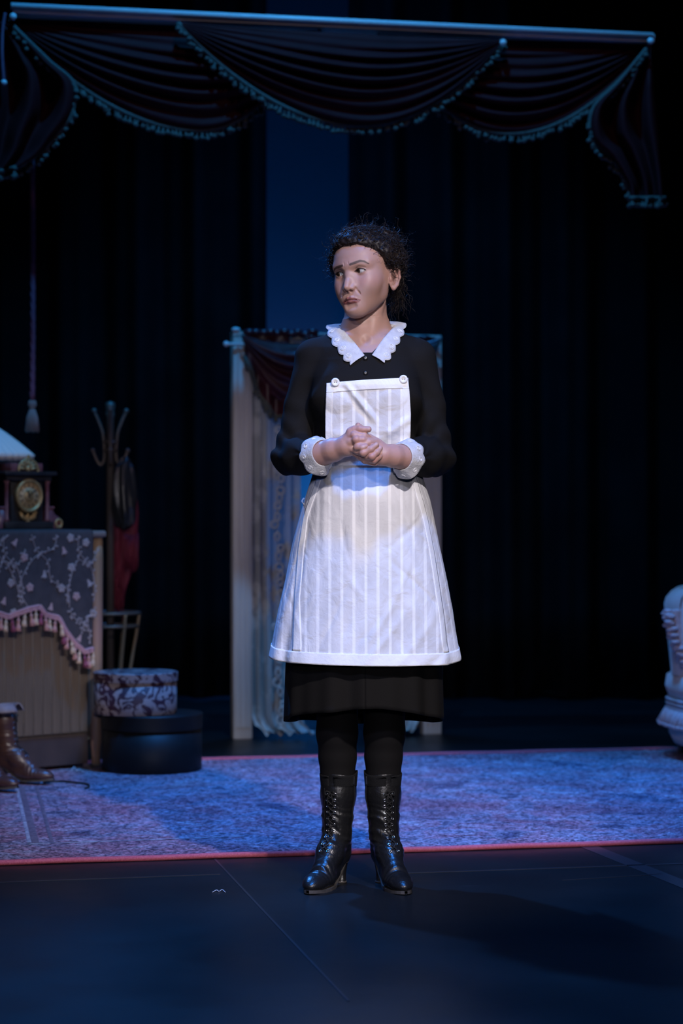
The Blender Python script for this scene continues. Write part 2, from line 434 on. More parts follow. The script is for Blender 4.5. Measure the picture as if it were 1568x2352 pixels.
# ------------------------------------------------------------------ rug
RA = math.radians(12.0)
rug = empty('rug', (0.0, 0.535, 0), RA)
tag(rug, 'worn persian rug with a red bound edge lying on the stage', 'rug')
RW0, RW1, RD = -1.75, 1.95, 2.50
def bumpz(x, y): return 0.007+0.0016*math.sin(3.1*x+1.3*y)*math.sin(2.2*y-0.7*x)
mb = MB(); nx, ny = 120, 80
rows = [[(lerp(RW0, RW1, i/nx), lerp(0, RD, j/ny), bumpz(lerp(RW0, RW1, i/nx), lerp(0, RD, j/ny))) for i in range(nx+1)] for j in range(ny+1)]
mb.grid(rows)
mb.build('pile', M['rug'], rug, local=True)
mb = MB(); mb.box((RW0, 0, 0), (RW1, RD, 0.0045)); mb.build('backing', M['rug_binding'], rug, smooth=False, local=True)
for a, b in (((RW0, 0), (RW1, 0)), ((RW1, 0), (RW1, RD)), ((RW1, RD), (RW0, RD)), ((RW0, RD), (RW0, 0))):
    pts = [(lerp(a[0], b[0], i/60), lerp(a[1], b[1], i/60), 0.0085+0.0008*math.sin(i*0.9)) for i in range(61)]
    MB().tube(pts, 0.0085, 8).build('edge_binding', M['rug_binding'], rug, local=True)
# woven border lines of the rug on its left side (raised cord)
M['rug_line'] = mat('rug_border_line', (0.46, 0.45, 0.48), 0.95, col2=(0.14, 0.13, 0.18), nscale=60)
M['rug_line_dark'] = mat('rug_border_line_dark', (0.10, 0.07, 0.10), 0.95, col2=(0.18, 0.14, 0.17), nscale=60)
def rugpt(px, py):
    p = G(px, py); d = p-rug.location; c, s = math.cos(-RA), math.sin(-RA)
    return (d.x*c-d.y*s, d.x*s+d.y*c)
def rugline(p, q, w, m):
    a, b = rugpt(*p), rugpt(*q); A = Vector((a[0], a[1], 0)); B = Vector((b[0], b[1], 0)); n = Vector((-(B-A).y, (B-A).x, 0)).normalized()*w/2
    rr = [[tuple((lerp(A, B, i/30)+n*s)[:2])+(bumpz(*(lerp(A, B, i/30)[:2]))+0.0012+(0.0015 if s == 0 else 0),) for s in (-1, 0, 1)] for i in range(31)]
    MB().grid(rr).build('border_line', M[m], rug, local=True)
rugline((38, 1812), (68, 1942), 0.012, 'rug_line'); rugline((48, 1812), (82, 1942), 0.022, 'rug_line_dark')
rugline((84, 1812), (120, 1942), 0.012, 'rug_line_dark'); rugline((60, 1944), (560, 1926), 0.012, 'rug_line')

def on_rug(px, py, h=0.011):
    p = P(px, py, FPX*(CAMZ-h)/(py-1176)+CAMY); return p
th = MB().tube(crom([(*G(488, 2051)[:2], 0.002), (*G(497, 2047)[:2], 0.003), (*G(503, 2049)[:2], 0.002), (*G(510, 2046)[:2], 0.003), (*G(517, 2051)[:2], 0.002)], 24), 0.0011, 6).build('thread_scrap', M['thread'])
tag(th, 'small pale scrap of thread lying on the black floor', 'thread')
cb = MB().tube(crom([on_rug(100, 1797), on_rug(135, 1794), on_rug(170, 1797), on_rug(198, 1800), on_rug(205, 1806), on_rug(196, 1810)], 40), 0.004, 8).build('cable', M['cable'])
tag(cb, 'thin black cable lying on the rug beside the brown boots', 'cable')
lt = MB().tube(crom([on_rug(164, 1770), on_rug(170, 1762), on_rug(175, 1770), on_rug(183, 1768), on_rug(190, 1773)], 24), 0.0025, 6).build('thread_scrap', M['thread'])
tag(lt, 'pale loose thread on the rug in front of the dark cabinet plinth', 'thread')

# ================================================================== valance
val = empty('swag_valance', (0, 3.0, 0))
tag(val, 'burgundy swagged valance with fringed edges on a blue-lit board overhead', 'valance')
def Yr(px): return lerp(2.80, 3.19, (px-30)/1463.0)      # the board recedes to the right
def VP(px, py, dy=0.0): return P(px, py, Yr(px)+dy)
a, b = VP(30, 22), VP(1495, 90)
# the board: a long thin lath
d = (b-a); n = Vector((-d.y, d.x, 0)).normalized()
mb = MB(); V = []
for p in (a, b):
    for (s, z) in ((-1, -0.022), (1, -0.022), (1, 0.008), (-1, 0.008)): V.append(p+n*0.05*s+Vector((0, 0, z)))
mb.add(V, [(0, 1, 2, 3), (7, 6, 5, 4), (0, 4, 5, 1), (1, 5, 6, 2), (2, 6, 7, 3), (3, 7, 4, 0)])
board = mb.build('board', M['rod'], val, smooth=False)
mb = MB().tube([a+Vector((0, -0.05, 0.002)), b+Vector((0, -0.05, 0.002))], 0.014, 12); mb.build('rod', M['rod'], val)

FR = {}
def fringe_along(pts, parent, drop=0.030, step=0.017, down=None, seed=0):
    """gimp braid with bobbles hanging under an edge"""
    r = random.Random(seed); pts = [Vector(p) for p in pts]
    L = [0]
    for i in range(1, len(pts)): L.append(L[-1]+(pts[i]-pts[i-1]).length)
    mb = MB(); mb.tube(pts, 0.010, 6)
    n = int(L[-1]/step)
    for k in range(n+1):
        s = min(L[-1]-1e-6, L[-1]*k/n); i = max(j for j in range(len(L)) if L[j] <= s); i = min(i, len(pts)-2)
        t = (s-L[i])/max(L[i+1]-L[i], 1e-9); p = pts[i].lerp(pts[i+1], t)
        dz = drop*r.uniform(0.75, 1.15); o = Vector((r.uniform(-.010, .010), r.uniform(-.010, .006), 0))
        mb.tube([p, p+o*0.5-Vector((0, 0, dz*0.6)), p+o-Vector((0, 0, dz))], [0.006, 0.005, 0.009], 5)
        mb.ball(p+o-Vector((0, 0, dz)), (0.012, 0.011, 0.010), 6, 4)
    f = mb.build('fringe', M['fringe'], parent); f['label'] = 'grey-green bobble fringe'; f['kind'] = 'stuff'; return f

def swag(pl, pr, peak, sag, dy, ridges, name='swag', parent=val, m='valance', amp=0.028, VPf=None, fr=True, seed=0, top_sag=0.02, step=0.017, drop=0.030):
    VPf = VPf or VP; rows = []; nt_, ns = 90, 90; r = random.Random(seed); ph = r.uniform(0, 6)
    sp = (peak-pl[0])/(pr[0]-pl[0])
    def shape(s): return 1-((sp-s)/sp)**2 if s < sp else 1-((s-sp)/(1-sp))**2
    for j in range(nt_+1):
        t = j/nt_; row = []
        for i in range(ns+1):
            s = i/ns; sh = shape(s); px = lerp(pl[0], pr[0], s); py = lerp(pl[1], pr[1], s)+sag*(t**1.15*(1-top_sag)+top_sag)*sh**(1.0)
            fold = amp*(0.25+0.75*sh)*math.sin(2*PI*ridges*(t**0.9)+ph+1.2*math.sin(3*s+ph)+0.7*math.sin(7*s))*min(1, t*2.6)*(0.6+0.4*math.sin(9*t+4*s+ph))
            belly = -0.035*sh*math.sin(PI*min(1, t*1.02)**0.9)
            row.append(VPf(px, py, dy+fold*0.9+belly))
        rows.append(row)
    o = MB().grid(rows).build(name, M[m], parent, solid=0.003)
    if fr: fringe_along(rows[-1][::3], o, seed=seed, step=step, drop=drop)
    return o
swag((22, 45), (735, 70), 452, 240, 0.00, 8, seed=1)
swag((868, 78), (1492, 98), 1165, 220, 0.00, 8, seed=2)
swag((408, 52), (1158, 92), 815, 215, -0.075, 8, seed=3)
def tail(edge, inner, seed, folds=5):
    """cascade: straight outer edge, stepped fringed inner edge"""
    rows = []; n = 60; r = random.Random(seed)
    A = crom(edge, n); B = crom(inner, n)
    for j in range(n):
        row = []
        for i in range(31):
            s = i/30; px = lerp(A[j][0], B[j][0], s); py = lerp(A[j][1], B[j][1], s)
            row.append(VP(px, py, -0.03-0.05*math.sin(s*PI*folds)*min(1, j/15)-0.05*s))
        rows.append(row)
    o = MB().grid(rows).build('tail', M['valance'], val, solid=0.003)
    fringe_along([rw[-1] for rw in rows], o, seed=seed); fringe_along(rows[-1], o, seed=seed+1); return o
tail([(-26, 40), (-30, 160), (-34, 290), (-40, 400)], [(30, 60), (112, 140), (168, 192), (164, 260), (120, 320), (92, 352), (40, 385)], 5)
tail([(1494, 96), (1506, 220), (1516, 340), (1526, 455)], [(1484, 112), (1420, 190), (1362, 250), (1360, 318), (1402, 360), (1440, 420), (1446, 455)], 9)
for (px, py) in ((30, 38), (1155, 98), (1494, 94)):
    MB().ball(VP(px, py, -0.10), (0.014, 0.010, 0.014), 12, 8).build('rosette_stud', M['rod'], val)
# steel cable clip at the left end
MB().tube(crom([VP(12, 30, -0.06), VP(6, 70, -0.07), VP(5, 130, -0.09), VP(9, 190, -0.1)], 20), 0.006, 8).build('hanging_cord', M['cord'], val)
MB().ball(VP(9, 190, -0.1), 0.012).build('cord_end', M['rod'], val)

# ------------------------------------------------------------------ bell pull
bp = empty('bell_pull', P(74, 990, 3.2)); tag(bp, 'plum bell-pull cord with a taupe tassel hanging above the clock', 'bell pull')
mb = MB(); pts = [P(70+3*math.sin(k*0.05)+4*k/60, lerp(60, 918, k/60), 3.2) for k in range(61)]
for q in range(3):
    mb.tube([p+Vector((0.005*math.cos(k*1.3+q*2.09), 0.005*math.sin(k*1.3+q*2.09), 0)) for k, p in enumerate(pts)], 0.0075, 6)
mb.build('cord', M['cord'], bp)
c = P(74, 918, 3.2); k = 9.2/FPX
tk = MB().lathe([(0.005, 0), (0.016, -0.006), (0.019, -0.022), (0.011, -0.036), (0.010, -0.042)], c, 16).build('tassel_knot', M['tassel_grey'], bp)
mb = MB()
for q in range(34):
    a = 2*PI*q/34; r0 = 0.010; r1 = 0.024+0.003*math.sin(q*2.3)
    mb.tube([c+Vector((r0*math.cos(a), r0*math.sin(a), -0.04)), c+Vector((r1*0.8*math.cos(a), r1*0.8*math.sin(a), -0.075)), c+Vector((r1*math.cos(a), r1*math.sin(a), -0.130-0.004*math.sin(q*5)))], 0.0032, 5)
mb.lathe([(0.009, -0.04), (0.018, -0.075), (0.021, -0.127), (0, -0.127)], c, 14)
mb.build('tassel_skirt', M['tassel_grey'], bp)

# ================================================================== frame with lace curtains
FA = math.radians(14); FO = G(554, 1696)
fr = empty('window_frame', (FO.x, FO.y, 0), FA)
tag(fr, 'pale painted freestanding window frame behind the maid', 'frame')
M['pale_paint'] = mat('pale_paint', (0.52, 0.47, 0.45), 0.65, col2=(0.60, 0.55, 0.53), nscale=14, stretch=(6, 6, 0.3))
M['dark_paint'] = mat('groove_paint', (0.40, 0.36, 0.35), 0.7)
FW, FH = 0.86, 1.765
for x in (0, FW):
    mb = MB().box((x-0.042, -0.035, 0), (x+0.042, 0.035, FH), 0.004)
    po = autosmooth(mb.build('post', M['pale_paint'], fr, local=True))
    for gx in (-0.022, 0.0, 0.022):
        MB().box((x+gx-0.006, -0.041, 0.05), (x+gx+0.006, -0.033, FH-0.03), 0.002).build('moulding', M['pale_paint'], po, smooth=False, local=True)
MB().box((-0.042, -0.035, FH-0.02), (FW+0.042, 0.035, FH+0.012), 0.003).build('header', M['pale_paint'], fr, smooth=False, local=True)
zr = 0.99+(1176-793)*9.9/FPX
rodp = MB().tube([(-0.072, -0.055, zr), (FW+0.015, -0.055, zr)], 0.007, 10).build('curtain_rod', M['rod'], fr, local=True)
for x in (-0.078, FW+0.018): MB().ball((x, -0.055, zr), 0.013).build('finial', M['rod'], rodp, local=True)
MB().ball((-0.03, -0.03, FH+0.02), (0.02, 0.016, 0.01)).build('corner_boss', M['rod'], fr, local=True)

def lace_mat():
    m = mat('cream_lace', (0.60, 0.58, 0.56), 0.9, spec=0.1); N, L = nt(m); b = N['Principled BSDF']
    tc = N.new('ShaderNodeTexCoord')
    v = N.new('ShaderNodeTexVoronoi'); v.inputs['Scale'].default_value = 13; v.feature = 'F1'
    mp = N.new('ShaderNodeMapping'); mp.inputs['Scale'].default_value = (1.0, 0.3, 0.8); L.new(tc.outputs['Object'], mp.inputs[0]); L.new(mp.outputs[0], v.inputs['Vector'])
    w = N.new('ShaderNodeTexNoise'); w.inputs['Scale'].default_value = 42; w.inputs['Detail'].default_value = 3; L.new(mp.outputs[0], w.inputs['Vector'])
    ad = N.new('ShaderNodeMath'); ad.operation = 'ADD'; L.new(v.outputs[0], ad.inputs[0]); L.new(w.outputs[0], ad.inputs[1])
    r = N.new('ShaderNodeValToRGB'); r.color_ramp.elements[0].position = 0.78; r.color_ramp.elements[1].position = 1.0
    r.color_ramp.elements[0].color = (1, 1, 1, 1); r.color_ramp.elements[1].color = (0.70, 0.70, 0.70, 1); L.new(ad.outputs[0], r.inputs[0])
    tr = N.new('ShaderNodeBsdfTransparent'); mx = N.new('ShaderNodeMixShader')
    L.new(r.outputs[0], mx.inputs[0]); L.new(tr.outputs[0], mx.inputs[1]); L.new(b.outputs[0], mx.inputs[2]); L.new(mx.outputs[0], N['Material Output'].inputs[0])
    return m
M['lace'] = lace_mat()
def lace(x0t, x1t, x0b, x1b, y, label, side):
    rows = []; n = 70; H = zr+0.01
    for j in range(81):
        t = j/80; z = H*(1-t)+0.012
        row = []
        for i in range(n+1):
            s = i/n; f = t**2
            x = lerp(lerp(x0t, x1t, s), lerp(x0b, x1b, s), f)
            yy = y+0.022*math.sin(s*2*PI*5+0.6*math.sin(4*t))+0.008*math.sin(s*2*PI*11+t*3)
            if t > 0.95:                                   # puddles on the floor
                q = (t-0.95)/0.05; yy -= 0.10*q*(0.7+0.3*math.sin(s*17)); zz = 0.012+0.05*(1-q)*(0.8+0.2*math.sin(s*23))+0.02*abs(math.sin(s*14+q*3))
                zz = max(0.012, zz); x += side*0.05*q
            else: zz = z
            row.append((x, yy, zz))
        rows.append(row)
    o = empty('lace_curtain', fr.location, FA); tag(o, label, 'curtain')
    MB().grid(rows).build('panel', M['lace'], o, local=True)
    # heavier embroidered motifs down the panel
    mb = MB()
    for k in range(16):
        z = 1.35-0.085*k
        for (dx, R) in ((0, 0.020),):
            xx = lerp(x0t, x1t, 0.52)+side*0.01*math.sin(k); mb.torus((xx+0.012*math.sin(k*2.3), y-0.030, z+0.012*math.sin(k*1.7)), R*(0.75+0.3*math.sin(k*3.1)), 0.0055, 18, 6, 'y')
            mb.tube(crom([(xx, y-0.034, z-0.02), (xx+0.012, y-0.036, z-0.042), (xx, y-0.034, z-0.065)], 8), 0.005, 6)
            mb.tube(crom([(xx, y-0.034, z-0.02), (xx-0.012, y-0.036, z-0.042), (xx, y-0.034, z-0.065)], 8), 0.005, 6)
    mb.build('embroidery', M['lace_solid'], o, local=True)
    return o
M['lace_solid'] = mat('lace_thread', (0.62, 0.60, 0.60), 0.9)
lace(0.045, 0.27, 0.045, 0.27, 0.0, 'cream lace curtain puddling on the floor left of the maid', 1)
lace(FW-0.24, FW-0.045, FW-0.20, FW-0.045, 0.0, 'cream lace curtain behind the maid at the right post', -1)

sw = empty('window_swag', fr.location, FA); tag(sw, 'shiny burgundy satin swag across the top of the window frame', 'swag')
def FP(px, py, dy=0.0):      # swag is laid out in frame space: px -> cm along, py -> cm down
    return Vector((px/100, dy-0.06, FH-py/100))
def fswag(x0, x1, peak, sag, dy, seed):
    o = swag((x0, 0.5), (x1, 0.5), peak, sag, dy, 5, 'drape', None, 'satin', 0.022, FP, False, seed, top_sag=0.12)
    attach(o, sw, True); return o
fswag(-2, 62, 20, 30, -0.03, 11); fswag(26, 88, 68, 30, -0.05, 12)
for x0, x1, s in ((0.0, 0.20, 1), (FW, FW-0.20, -1)):
    rows = []
    for j in range(41):
        t = j/40
        rows.append([(lerp(x0, x1, i/24)*(1)+0.0, -0.075-0.02*math.sin(i/24*PI*5)*min(1, t*3), FH-t*lerp(0.10, 0.36, math.sin(PI*min(1, i/24*0.62))) ) for i in range(25)])
    t_ = MB().grid(rows).build('jabot', M['satin'], sw, solid=0.003, local=True)
    fringe_along(rows[-1], t_, drop=0.02, step=0.02)
mb = MB()
for k in range(10): mb.ball((lerp(0.02, 0.3, k/9), -0.07+0.01*math.sin(k*2), FH+0.006+0.006*math.sin(k*3)), (0.03, 0.03, 0.016), 10, 6)
for k in range(16): mb.ball((lerp(0.3, FW-0.05, k/15), -0.07+0.01*math.sin(k*2), FH-0.008+0.004*math.sin(k*3)), (0.035, 0.03, 0.012), 10, 6)
mb.build('gathered_heading', M['satin'], sw, local=True)
# ================================================================== cabinet with cloth
CA = math.radians(42); CP = P(228, 1700, 2.76)
cab = empty('cabinet', (CP.x, CP.y, 0.009), CA)
tag(cab, 'dark beadboard cabinet with gilded corner post under the floral cloth', 'cabinet')
M['cab_wood'] = mat('brown_beadboard', (0.105, 0.080, 0.062), 0.6, col2=(0.14, 0.105, 0.08), nscale=10, stretch=(8, 8, 0.5))
M['bead'] = mat('pale_bead', (0.20, 0.18, 0.155), 0.5)
M['cab_top'] = mat('grey_top', (0.20, 0.18, 0.18), 0.45, col2=(0.26, 0.23, 0.22), nscale=8)
M['plinth'] = mat('dark_plinth', (0.045, 0.035, 0.040), 0.5, col2=(0.06, 0.046, 0.05), nscale=12)
M['gilt_post'] = mat('worn_pink_gilt', (0.34, 0.20, 0.17), 0.5, col2=(0.30, 0.21, 0.12), nscale=9, stretch=(1, 1, 0.3))
CW, CD, CH = 1.05, 0.64, 0.909
MB().box((-CW+0.01, 0.012, 0.11), (-0.03, CD, CH-0.02)).build('carcass', M['cab_wood'], cab, smooth=False, local=True)
n = 23; bw = (CW-0.07)/n
mb0 = MB().box((0, -0.004, 0.135), (bw-0.006, 0.014, CH-0.03), 0.002); bo = mb0.build('board', M['cab_wood'], cab, smooth=False, local=True)
mb1 = MB().lathe([(0.003, 0.135), (0.003, CH-0.03)], (0, 0, 0), 8); be = mb1.build('bead', M['bead'], cab, local=True)
for k in range(n):
    x = -CW+0.02+bw*k
    if k == 0: bo.location = (x, 0, 0); be.location = (x-0.003, 0.0, 0)
    else:
        q = bo.copy(); C.objects.link(q); q.parent = cab; q.location = (x, 0, 0)
        q = be.copy(); C.objects.link(q); q.parent = cab; q.location = (x-0.003, 0.0, 0)
MB().box((-CW-0.01, -0.03, CH-0.026), (0.016, CD+0.02, CH), 0.009).build('top', M['cab_top'], cab, local=True)
MB().box((-CW+0.015, 0.004, 0.012), (-0.05, CD-0.02, 0.125), 0.003).build('plinth', M['plinth'], cab, smooth=False, local=True)
def post(x):
    mb = MB().lathe([(0.016, 0.004), (0.020, 0.012), (0.017, 0.03), (0.019, 0.06), (0.024, 0.10), (0.026, 0.30), (0.027, 0.55), (0.029, 0.80), (0.027, CH-0.027)], (x, 0.012, 0), 16, sx=0.95)
    p = mb.build('corner_post', M['gilt_post'], cab, local=True)
    MB().lathe([(0.017, 0), (0.018, 0.008), (0.014, 0.014)], (x, 0.012, 0), 14).build('foot', M['cab_top'], p, local=True)
post(-0.008); post(-CW+0.01)

# floral cloth (hangs over the cabinet front)
cl = empty('cabinet_cloth', cab.location, CA); tag(cl, 'charcoal cloth with pale floral vines and pink tassels draped over the cabinet', 'tablecloth')
M['cloth_dark'] = mat('charcoal_cloth', (0.050, 0.045, 0.055), 0.85, col2=(0.066, 0.058, 0.07), nscale=30, bump=0.3, bscale=500)
M['emb'] = mat('pale_embroidery', (0.34, 0.29, 0.31), 0.8, col2=(0.42, 0.37, 0.39), nscale=40)
M['emb_pink'] = mat('pink_embroidery', (0.42, 0.27, 0.29), 0.8, col2=(0.48, 0.34, 0.35), nscale=40)
M['trim'] = mat('pink_braid', (0.46, 0.23, 0.28), 0.85, col2=(0.52, 0.30, 0.33), nscale=160)
M['tas_cream'] = mat('cream_tassel', (0.62, 0.47, 0.36), 0.9); M['tas_pink'] = mat('rose_tassel', (0.55, 0.29, 0.28), 0.9); M['tas_plum'] = mat('plum_tassel', (0.26, 0.07, 0.13), 0.9)
def cx(px): return (px-237)/444.0
def cz(py): return CH-(py-1220)/597.0
hx = [cx(p) for p in (-230, -180, -160, -140, -100, -60, -20, 0, 40, 75, 100, 112, 140, 152, 170, 190, 212)]
hz = [cz(p) for p in (1490, 1470, 1410, 1405, 1400, 1412, 1400, 1398, 1414, 1398, 1394, 1412, 1420, 1452, 1478, 1500, 1496)]
def clothpt(x, t):
    zb = interp(x, hx, hz); z = lerp(CH+0.004, zb, t)
    return (x, -0.038-0.006*math.sin(x*31)*t-0.003*math.sin(x*67+2)*t-0.004*t, z)
xs = np.linspace(hx[0], hx[-1], 120)
rows = [[(x, CD*0.6, CH+0.004) for x in xs], [(x, -0.02, CH+0.004) for x in xs], [(x, -0.033, CH+0.001) for x in xs]]
rows += [[clothpt(x, 0.03+0.97*j/30) for x in xs] for j in range(31)]
MB().grid(rows).build('cloth', M['cloth_dark'], cl, solid=0.002, local=True)
hem = [Vector(clothpt(x, 1.0))+Vector((0, -0.003, 0)) for x in xs]
for dz in (0.0, 0.011):
    MB().tube([p+Vector((0, -0.001, dz)) for p in hem], 0.0068, 6).build('braid', M['trim'], cl, local=True)
mbz = MB().tube([p+Vector((0, -0.004, 0.005+0.008*math.sin(k*1.7))) for k, p in enumerate(hem)], 0.004, 5); mbz.build('braid_loops', M['trim'], cl, local=True)
def tassel_mesh(m):
    mb = MB().tube([(0, 0, 0), (0, 0, -0.012)], 0.0028, 6); mb.lathe([(0.003, -0.010), (0.0062, -0.013), (0.006, -0.018), (0.0045, -0.021), (0.008, -0.036), (0.0115, -0.052), (0.0, -0.053)], (0, 0, 0), 10)
    return mb.build('tassel', M[m], cl, local=True)
prot = [tassel_mesh(q) for q in ('tas_cream', 'tas_plum', 'tas_pink', 'tas_cream', 'tas_pink')]; used = set()
L = [0]
for i in range(1, len(hem)): L.append(L[-1]+(hem[i]-hem[i-1]).length)
nt_ = int(L[-1]/0.027)
for k in range(nt_+1):
    s = L[-1]*k/nt_; x = [interp(s, L, [p[a] for p in hem]) for a in range(3)]
    q = prot[k % 5]
    if k % 5 in used: q = q.copy(); C.objects.link(q)
    used.add(k % 5); q.parent = cl; q.location = (x[0], x[1]-0.004, x[2]-0.004); q.rotation_euler = (0, 0.15*math.sin(k*2.1), 0); q.scale = (1.1, 1.1, random.uniform(0.9, 1.15))
# embroidery: vines and blossoms
def cl_at(px, py):
    x = cx(px); zb = interp(x, hx, hz); t = (CH+0.004-cz(py))/(CH+0.004-zb); p = clothpt(x, min(max(t, 0.02), 0.98)); return Vector((p[0], p[1]-0.003, p[2]))
def vine(pts):
    c_ = crom([cl_at(*p) for p in pts], 40); mb = MB().tube(c_, 0.0017, 5)
    for k in range(3, 39, 4):
        p = Vector(c_[k]); a = (k*2.4) % (2*PI)
        for e in (0.0, 2.2):
            q = p+Vector((0.011*math.cos(a+e), -0.001, 0.011*math.sin(a+e))); mb.tube([p, q], 0.0014, 4); mb.ball(q, (0.0045, 0.0015, 0.0045), 7, 5)
    mb.build('vine', M['emb'], cl, local=True)
for off in (0, -150, -300):
    vine([(40+off, 1228), (15+off, 1262), (40+off, 1300), (55+off, 1340), (62+off, 1385)])
    vine([(85+off, 1228), (95+off, 1262), (118+off, 1290), (125+off, 1330), (155+off, 1352), (160+off, 1395)])
    vine([(135+off, 1228), (130+off, 1258), (95+off, 1275), (70+off, 1310), (60+off, 1350), (75+off, 1390)])
    vine([(180+off, 1230), (182+off, 1270), (205+off, 1300), (215+off, 1345), (212+off, 1385)])
    vine([(222+off if off == 0 else 222+off, 1260), (205+off, 1296), (178+off, 1288), (160+off, 1340), (155+off, 1385)])
vine([(160, 1400), (172, 1420), (200, 1440), (205, 1480)]); vine([(215, 1400), (195, 1425), (185, 1450)])
def blossom(m, bell=False):
    mb = MB()
    if bell: mb.add([(-0.004, 0, 0.02), (0.004, 0, 0.02), (0.009, -0.002, 0.002), (0.017, 0, -0.016), (0.006, -0.003, -0.011), (0, -0.003, -0.019), (-0.006, -0.003, -0.011), (-0.017, 0, -0.016), (-0.009, -0.002, 0.002)], [(0, 8, 7, 6, 5, 4, 3, 2, 1)])
    else:
        for k in range(5):
            a = 2*PI*k/5+0.3; mb.ball((0.012*math.cos(a), 0, 0.012*math.sin(a)), (0.0095, 0.002, 0.0095), 8, 5)
        mb.ball((0, -0.001, 0), (0.005, 0.003, 0.005), 8, 5)
    return mb.build('blossom', M[m], cl, local=True)
bl = [blossom('emb_pink'), blossom('emb', True), blossom('emb'), blossom('emb_pink', True)]; used = set()
spots = [(70, 1278, 0), (12, 1302, 1), (110, 1318, 1), (165, 1303, 2), (196, 1247, 2), (150, 1265, 3), (52, 1245, 3), (203, 1340, 1), (80, 1346, 0), (30, 1375, 3), (45, 1335, 2), (145, 1350, 2), (175, 1369, 0), (125, 1392, 3), (50, 1402, 2), (213, 1410, 2), (180, 1465, 3), (164, 1236, 2)]
for off in (0, -150, -290):
    for (px, py, k) in spots:
        if off and (py > 1385 or px+off > -4): continue
        q = bl[k]
        if k in used: q = q.copy(); C.objects.link(q)
        used.add(k); q.parent = cl; q.location = cl_at(px+off, py); q.rotation_euler = (0, random.uniform(-.7, .7), 0); q.scale = (0.82, 1, 0.82)

# ================================================================== mantel clock
CKA = math.radians(40); ckp = P(62, 1213, 2.83)
ck = empty('mantel_clock', (ckp.x, ckp.y, CH+0.0155), CKA); ck.scale = (0.86, 0.86, 0.94)
tag(ck, 'black mantel clock with round gilt dial and burgundy columns on the cabinet', 'clock')
M['ck_black'] = mat('black_marble', (0.018, 0.018, 0.022), 0.35, col2=(0.03, 0.03, 0.035), nscale=20)
M['ck_red'] = mat('burgundy_marble', (0.14, 0.05, 0.07), 0.35, col2=(0.20, 0.08, 0.10), nscale=40)
M['gilt'] = mat('gilt_brass', (0.50, 0.36, 0.18), 0.42, 0.55, col2=(0.36, 0.25, 0.12), nscale=60, bump=0.3, bscale=300)
M['dial'] = mat('gilt_dial', (0.55, 0.42, 0.26), 0.5, 0.2, col2=(0.42, 0.32, 0.19), nscale=60)
def lb(name, lo, hi, m, bev=0.003, par=ck): return autosmooth(MB().box(lo, hi, bev).build(name, M[m], par, local=True))
lb('body', (-0.085, 0.0, 0.0), (0.085, 0.12, 0.222), 'ck_black'); lb('base', (-0.128, -0.025, 0.0), (0.128, 0.13, 0.030), 'ck_black')
lb('cornice', (-0.138, -0.040, 0.222), (0.138, 0.14, 0.238), 'ck_black', 0.004); lb('frieze', (-0.12, -0.02, 0.20), (0.12, 0.125, 0.222), 'ck_black')
pd = lb('pediment', (-0.085, 0.0, 0.238), (0.085, 0.11, 0.272), 'ck_red')
for x in (-0.108, 0.108):
    MB().lathe([(0.014, 0.030), (0.014, 0.040), (0.010, 0.046), (0.0095, 0.185), (0.014, 0.192), (0.014, 0.200)], (x, 0.0, 0), 14).build('column', M['ck_red'], ck, local=True)
R0 = 0.071; dc = (0, -0.012, 0.137)
dl = MB().lathe([(0, 0.004), (R0-0.012, 0.004), (R0-0.012, 0.0), (0, 0.0)], dc, 40, 'y').build('dial', M['dial'], ck, local=True)
MB().lathe([(R0-0.016, 0.0), (R0-0.014, 0.012), (R0-0.006, 0.018), (R0, 0.010), (R0+0.001, -0.012)], dc, 40, 'y').build('bezel', M['gilt'], ck, local=True)
MB().lathe([(0, 0.008), (0.024, 0.007), (0.027, 0.004)], dc, 28, 'y').build('dial_boss', M['gilt'], dl, local=True)
mk = MB()
for k in range(12):
    a = 2*PI*k/12; c_, s_ = math.cos(a), math.sin(a); r0, r1 = 0.034, 0.050
    for w in (-0.0035, 0.0, 0.0035):
        p = lambda r, e: (dc[0]+r*s_+(w+e)*c_, dc[1]-0.0046, dc[2]+r*c_-(w+e)*s_)
        mk.add([p(r0, -0.0008), p(r0, 0.0008), p(r1, 0.0008), p(r1, -0.0008)], [(0, 1, 2, 3)])
mk.build('numerals', M['ck_black'], dl, smooth=False, local=True)
for a, ln, w in ((-0.5, 0.030, 0.0022), (0.9, 0.046, 0.0016)):
    c_, s_ = math.cos(a), math.sin(a); p = lambda r, e: (dc[0]+r*s_+e*c_, dc[1]-0.010, dc[2]+r*c_-e*s_)
    MB().add([p(-0.008, -w), p(-0.008, w), p(ln*0.7, w*1.6), p(ln, 0), p(ln*0.7, -w*1.6)], [(0, 1, 2, 3, 4)]).build('clock_hand', M['ck_black'], dl, smooth=False, local=True)
# gilt mount below the dial
mb = MB(); mb.ball((0, -0.008, 0.040), (0.013, 0.008, 0.028)); 
for s in (-1, 1):
    mb.tube(crom([(0, -0.006, 0.044), (s*0.018, -0.008, 0.040), (s*0.034, -0.008, 0.054), (s*0.044, -0.006, 0.070)], 14), [0.008+0.003*math.sin(q) for q in range(14)], 8)
    mb.ball((s*0.020, -0.01, 0.046), (0.012, 0.007, 0.012)); mb.ball((s*0.033, -0.009, 0.058), (0.010, 0.006, 0.011)); mb.ball((s*0.008, -0.008, 0.024), 0.007)
mb.ball((0, -0.008, 0.012), (0.005, 0.005, 0.010)); mb.build('gilt_mount', M['gilt'], ck, local=True)
